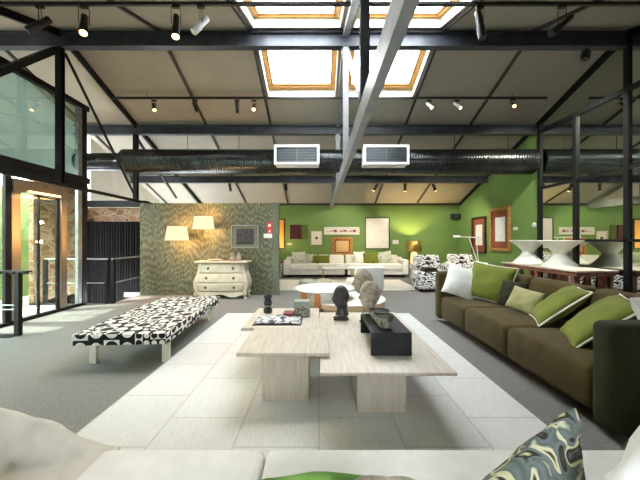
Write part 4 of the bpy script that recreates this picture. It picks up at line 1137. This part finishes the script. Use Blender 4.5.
# spotted side table and hidden lamp by the partition
pk, nt, out = new_mat('spotted_white')
bb = principled(nt, out, .5); vv = N(nt, 'ShaderNodeTexVoronoi', Scale=11.0, Randomness=.2); nt.links.new(coords(nt, 'UV'), vv.inputs['Vector'])
nt.links.new(ramp(nt, vv.outputs['Distance'], [(0, (24, 22, 22)), (.42, (222, 216, 206))], 'CONSTANT'), bb.inputs['Base Color'])
t = thing('side_table', 'white side table with black spots beside the far left sofa arm', 'side table', (-1.55, 10.6, 0))
MB().box(-1.85, -1.27, 10.35, 10.9, 0, .5).build('table_body', pk, t, bevel=.01)
MB().box(-1.87, -1.25, 10.33, 10.92, .5, .53).build('table_top', M['dark_frame'], t, bevel=.005)
t = thing('table_lamp', 'lit lamp half hidden behind the partition end', 'lamp', (-1.6, 10.65, .53))
MB().lathe([(.1, 0), (.1, .02), (.03, .05), (.05, .15), (.02, .3)], (-1.6, 10.65, .53), 24).build('lamp_base', M['brass'], t)
MB().lathe([(.2, .83), (.15, 1.08)], (-1.6, 10.65, 0), 32, False).build('lamp_shade', M['shade_on'], t, solid=.005)
light('hidden_lamp', 'POINT', (-1.6, 10.55, 1.14), 30, (1, .66, .26), .06)

# round two tier table, white lounge chair, poufs
t = thing('round_coffee_table', 'round white two tier table with tan edges behind the travertine tables', 'coffee table', (.4, 5.45, 0))
MB().lathe([(.67, .15), (.68, .16), (.68, .232), (.675, .238)], (.52, 5.47, 0), 56).build('tier_edge', M['tan_wood'], t)
MB().lathe([(.675, .238), (.68, .242), (.675, .252)], (.52, 5.47, 0), 56).build('lower_top', M['white_gloss'], t)
MB().lathe([(.44, .016), (.44, .15)], (.52, 5.47, 0), 40).build('plinth', M['tan_wood'], t)
MB().lathe([(.50, .415), (.515, .425), (.515, .445), (.50, .455)], (.11, 5.42, 0), 56, sx=1.05).build('upper_top', M['white_gloss'], t)
MB().box(.0, .22, 5.2, 5.24, .252, .415).build('panel', M['white_gloss'], t)
for a, r_ in ((200, .40), (252, .44), (100, .36)):
    MB().box(.11 + r_ * math.cos(R(a)) - .05, .11 + r_ * math.cos(R(a)) + .05, 5.42 + r_ * math.sin(R(a)) - .03, 5.42 + r_ * math.sin(R(a)) + .03, .25 if a == 100 else .0, .415).build('leg', M['orange_wood'], t, bevel=.004)
t = thing('lounge_chair', 'white upholstered lounge chair behind the stone heads', 'chair', (1.05, 6.95, 0), R(190))
MB().box(-.34, .34, -.38, .3, .16, .40).build('seat', M['white_fabric'], t, local=True, bevel=.06, seg=4)
MB().hexa([(-.34, .2, .18), (.34, .2, .18), (.34, .36, .18), (-.34, .36, .18), (-.3, .38, .72), (.34, .38, .72), (.34, .5, .72), (-.3, .5, .72)]).build('backrest', M['white_fabric'], t, local=True, bevel=.05, seg=4)
for px in (-.28, .28):
    for py in (-.3, .26): MB().cyl((px, py, 0), (px, py, .17), .018, 10).build('leg', M['tan_wood'], t, local=True)
for px, lb, m_ in ((308, 'low white patterned floor pouf left of the beige one on far rug', 'leafy'), (324, 'low beige floor pouf on the far white rug', 'taupe_fabric')):
    c = at(px, 286, 8.2)
    tag(MB().lathe([(.001, 0), (.18, 0), (.24, .05), (.25, .11), (.22, .19), (.12, .225), (.001, .23)], (c.x, 8.2, .014), 32, False).build('floor_pouf', M[m_], angle=60), lb, 'pouf', 'poufs on the far rug')

# ------------------------------------------------------------------ stair railings, curtain
rows = []
b = MB()
for i in range(2):
    z = (-1.5, 1.76)[i]
    rows.append([(-5.85 + 1.5 * j / 200, 7.52 + .035 * math.sin(j * 2 * PI / 9.1) + .01 * math.sin(j * 1.7), z) for j in range(201)])
b.quadmesh(rows); tag(b.build('curtain', M['curtain'], angle=80, solid=.004), 'black pleated curtain below the strip of stone wall', 'curtain')
R_ = thing('stair_railing', 'black stair railing with pale handrail before the black curtain', 'railing', (-4.2, 6.1, 0))
for px, py in ((-4.22, 6.14), (-4.34, 6.14), (-4.28, 7.4), (-5.6, 6.14)):
    MB().box(px - .03, px + .03, py - .03, py + .03, -.0 if px > -4.3 or True else 0, .90).build('post', M['black_steel'], R_)
MB().tube([(-5.6, 6.14, .91), (-4.32, 6.14, .91)], .018, 8).build('handrail', M['grey_steel'], R_)
MB().tube([(-4.22, 6.12, .91), (-4.28, 7.42, .91)], .018, 8).build('handrail', M['grey_steel'], R_)
MB().tube([(-5.6, 6.14, .42), (-4.34, 6.14, .42)], .012, 8).build('mid_rail', M['grey_steel'], R_)
MB().tube([(-4.22, 6.12, .42), (-4.28, 7.42, .42)], .012, 8).build('mid_rail', M['grey_steel'], R_)
R2 = thing('entrance_railing', 'black railing end with perforated top bar at the glass entrance', 'railing', (-4.2, 4.06, 0))
br = MB(); br.box(-4.68, -3.92, 4.0, 4.1, .865, .885)
for i in range(9): br.box(-4.66 + i * .085, -4.62 + i * .085, 4.02, 4.08, .84, .865)
br.build('top_bar', M['black_steel'], R2)
MB().box(-4.09, -4.03, 4.02, 4.08, .012, .84).build('post', M['black_steel'], R2)
MB().box(-4.68, -4.1, 3.98, 4.12, 0, .012).build('base_plate', M['black_steel'], R2)
for z in (.42, .36): MB().tube([(-4.68, 4.05, z), (-4.06, 4.05, z)], .008, 8).build('cable', M['grey_steel'], R2)

# ------------------------------------------------------------------ daylight
wd = bpy.data.worlds.new('sky'); scn.world = wd; wd.use_nodes = True
nt = wd.node_tree
for n in list(nt.nodes): nt.nodes.remove(n)
wo = nt.nodes.new('ShaderNodeOutputWorld'); bg = nt.nodes.new('ShaderNodeBackground')
tc = nt.nodes.new('ShaderNodeTexCoord'); nz = N(nt, 'ShaderNodeTexNoise', Scale=2.5, Detail=4.0)
nt.links.new(tc.outputs['Generated'], nz.inputs['Vector'])
nt.links.new(ramp(nt, nz.outputs['Fac'], [(.35, (218, 226, 240)), (.65, (244, 245, 245))]), bg.inputs['Color'])
bg.inputs['Strength'].default_value = 31.0
nt.links.new(bg.outputs[0], wo.inputs['Surface'])
# added spot lamp standing in for sun on the floor by the door
light('sun_stand_in', 'SPOT', (-7.6, 4.6, 4.9), 5200, (1, .94, .84), .04, (-4.35, 5.5, 0), 26, .1)

# ------------------------------------------------------------------ camera and render look
cam = bpy.data.cameras.new('camera'); co = bpy.data.objects.new('camera', cam); COL.objects.link(co)
co.location = (0, 0, H); co.rotation_euler = (PI / 2, 0, 0)
cam.sensor_width = 36; cam.sensor_fit = 'HORIZONTAL'; cam.lens = 36 * F / 640
cam.shift_x = 1 / 640.0
cam.clip_start = .02
scn.camera = co
scn.view_settings.view_transform = 'Standard'; scn.view_settings.look = 'None'
scn.view_settings.exposure = 0.26; scn.view_settings.gamma = 1.0
scn.view_settings.use_curve_mapping = False
scn.cycles.caustics_reflective = False; scn.cycles.caustics_refractive = False
scn.cycles.max_bounces = 10; scn.cycles.diffuse_bounces = 5; scn.cycles.transparent_max_bounces = 16
scn.cycles.sample_clamp_indirect = 6.0
scn.cycles.use_denoising = True
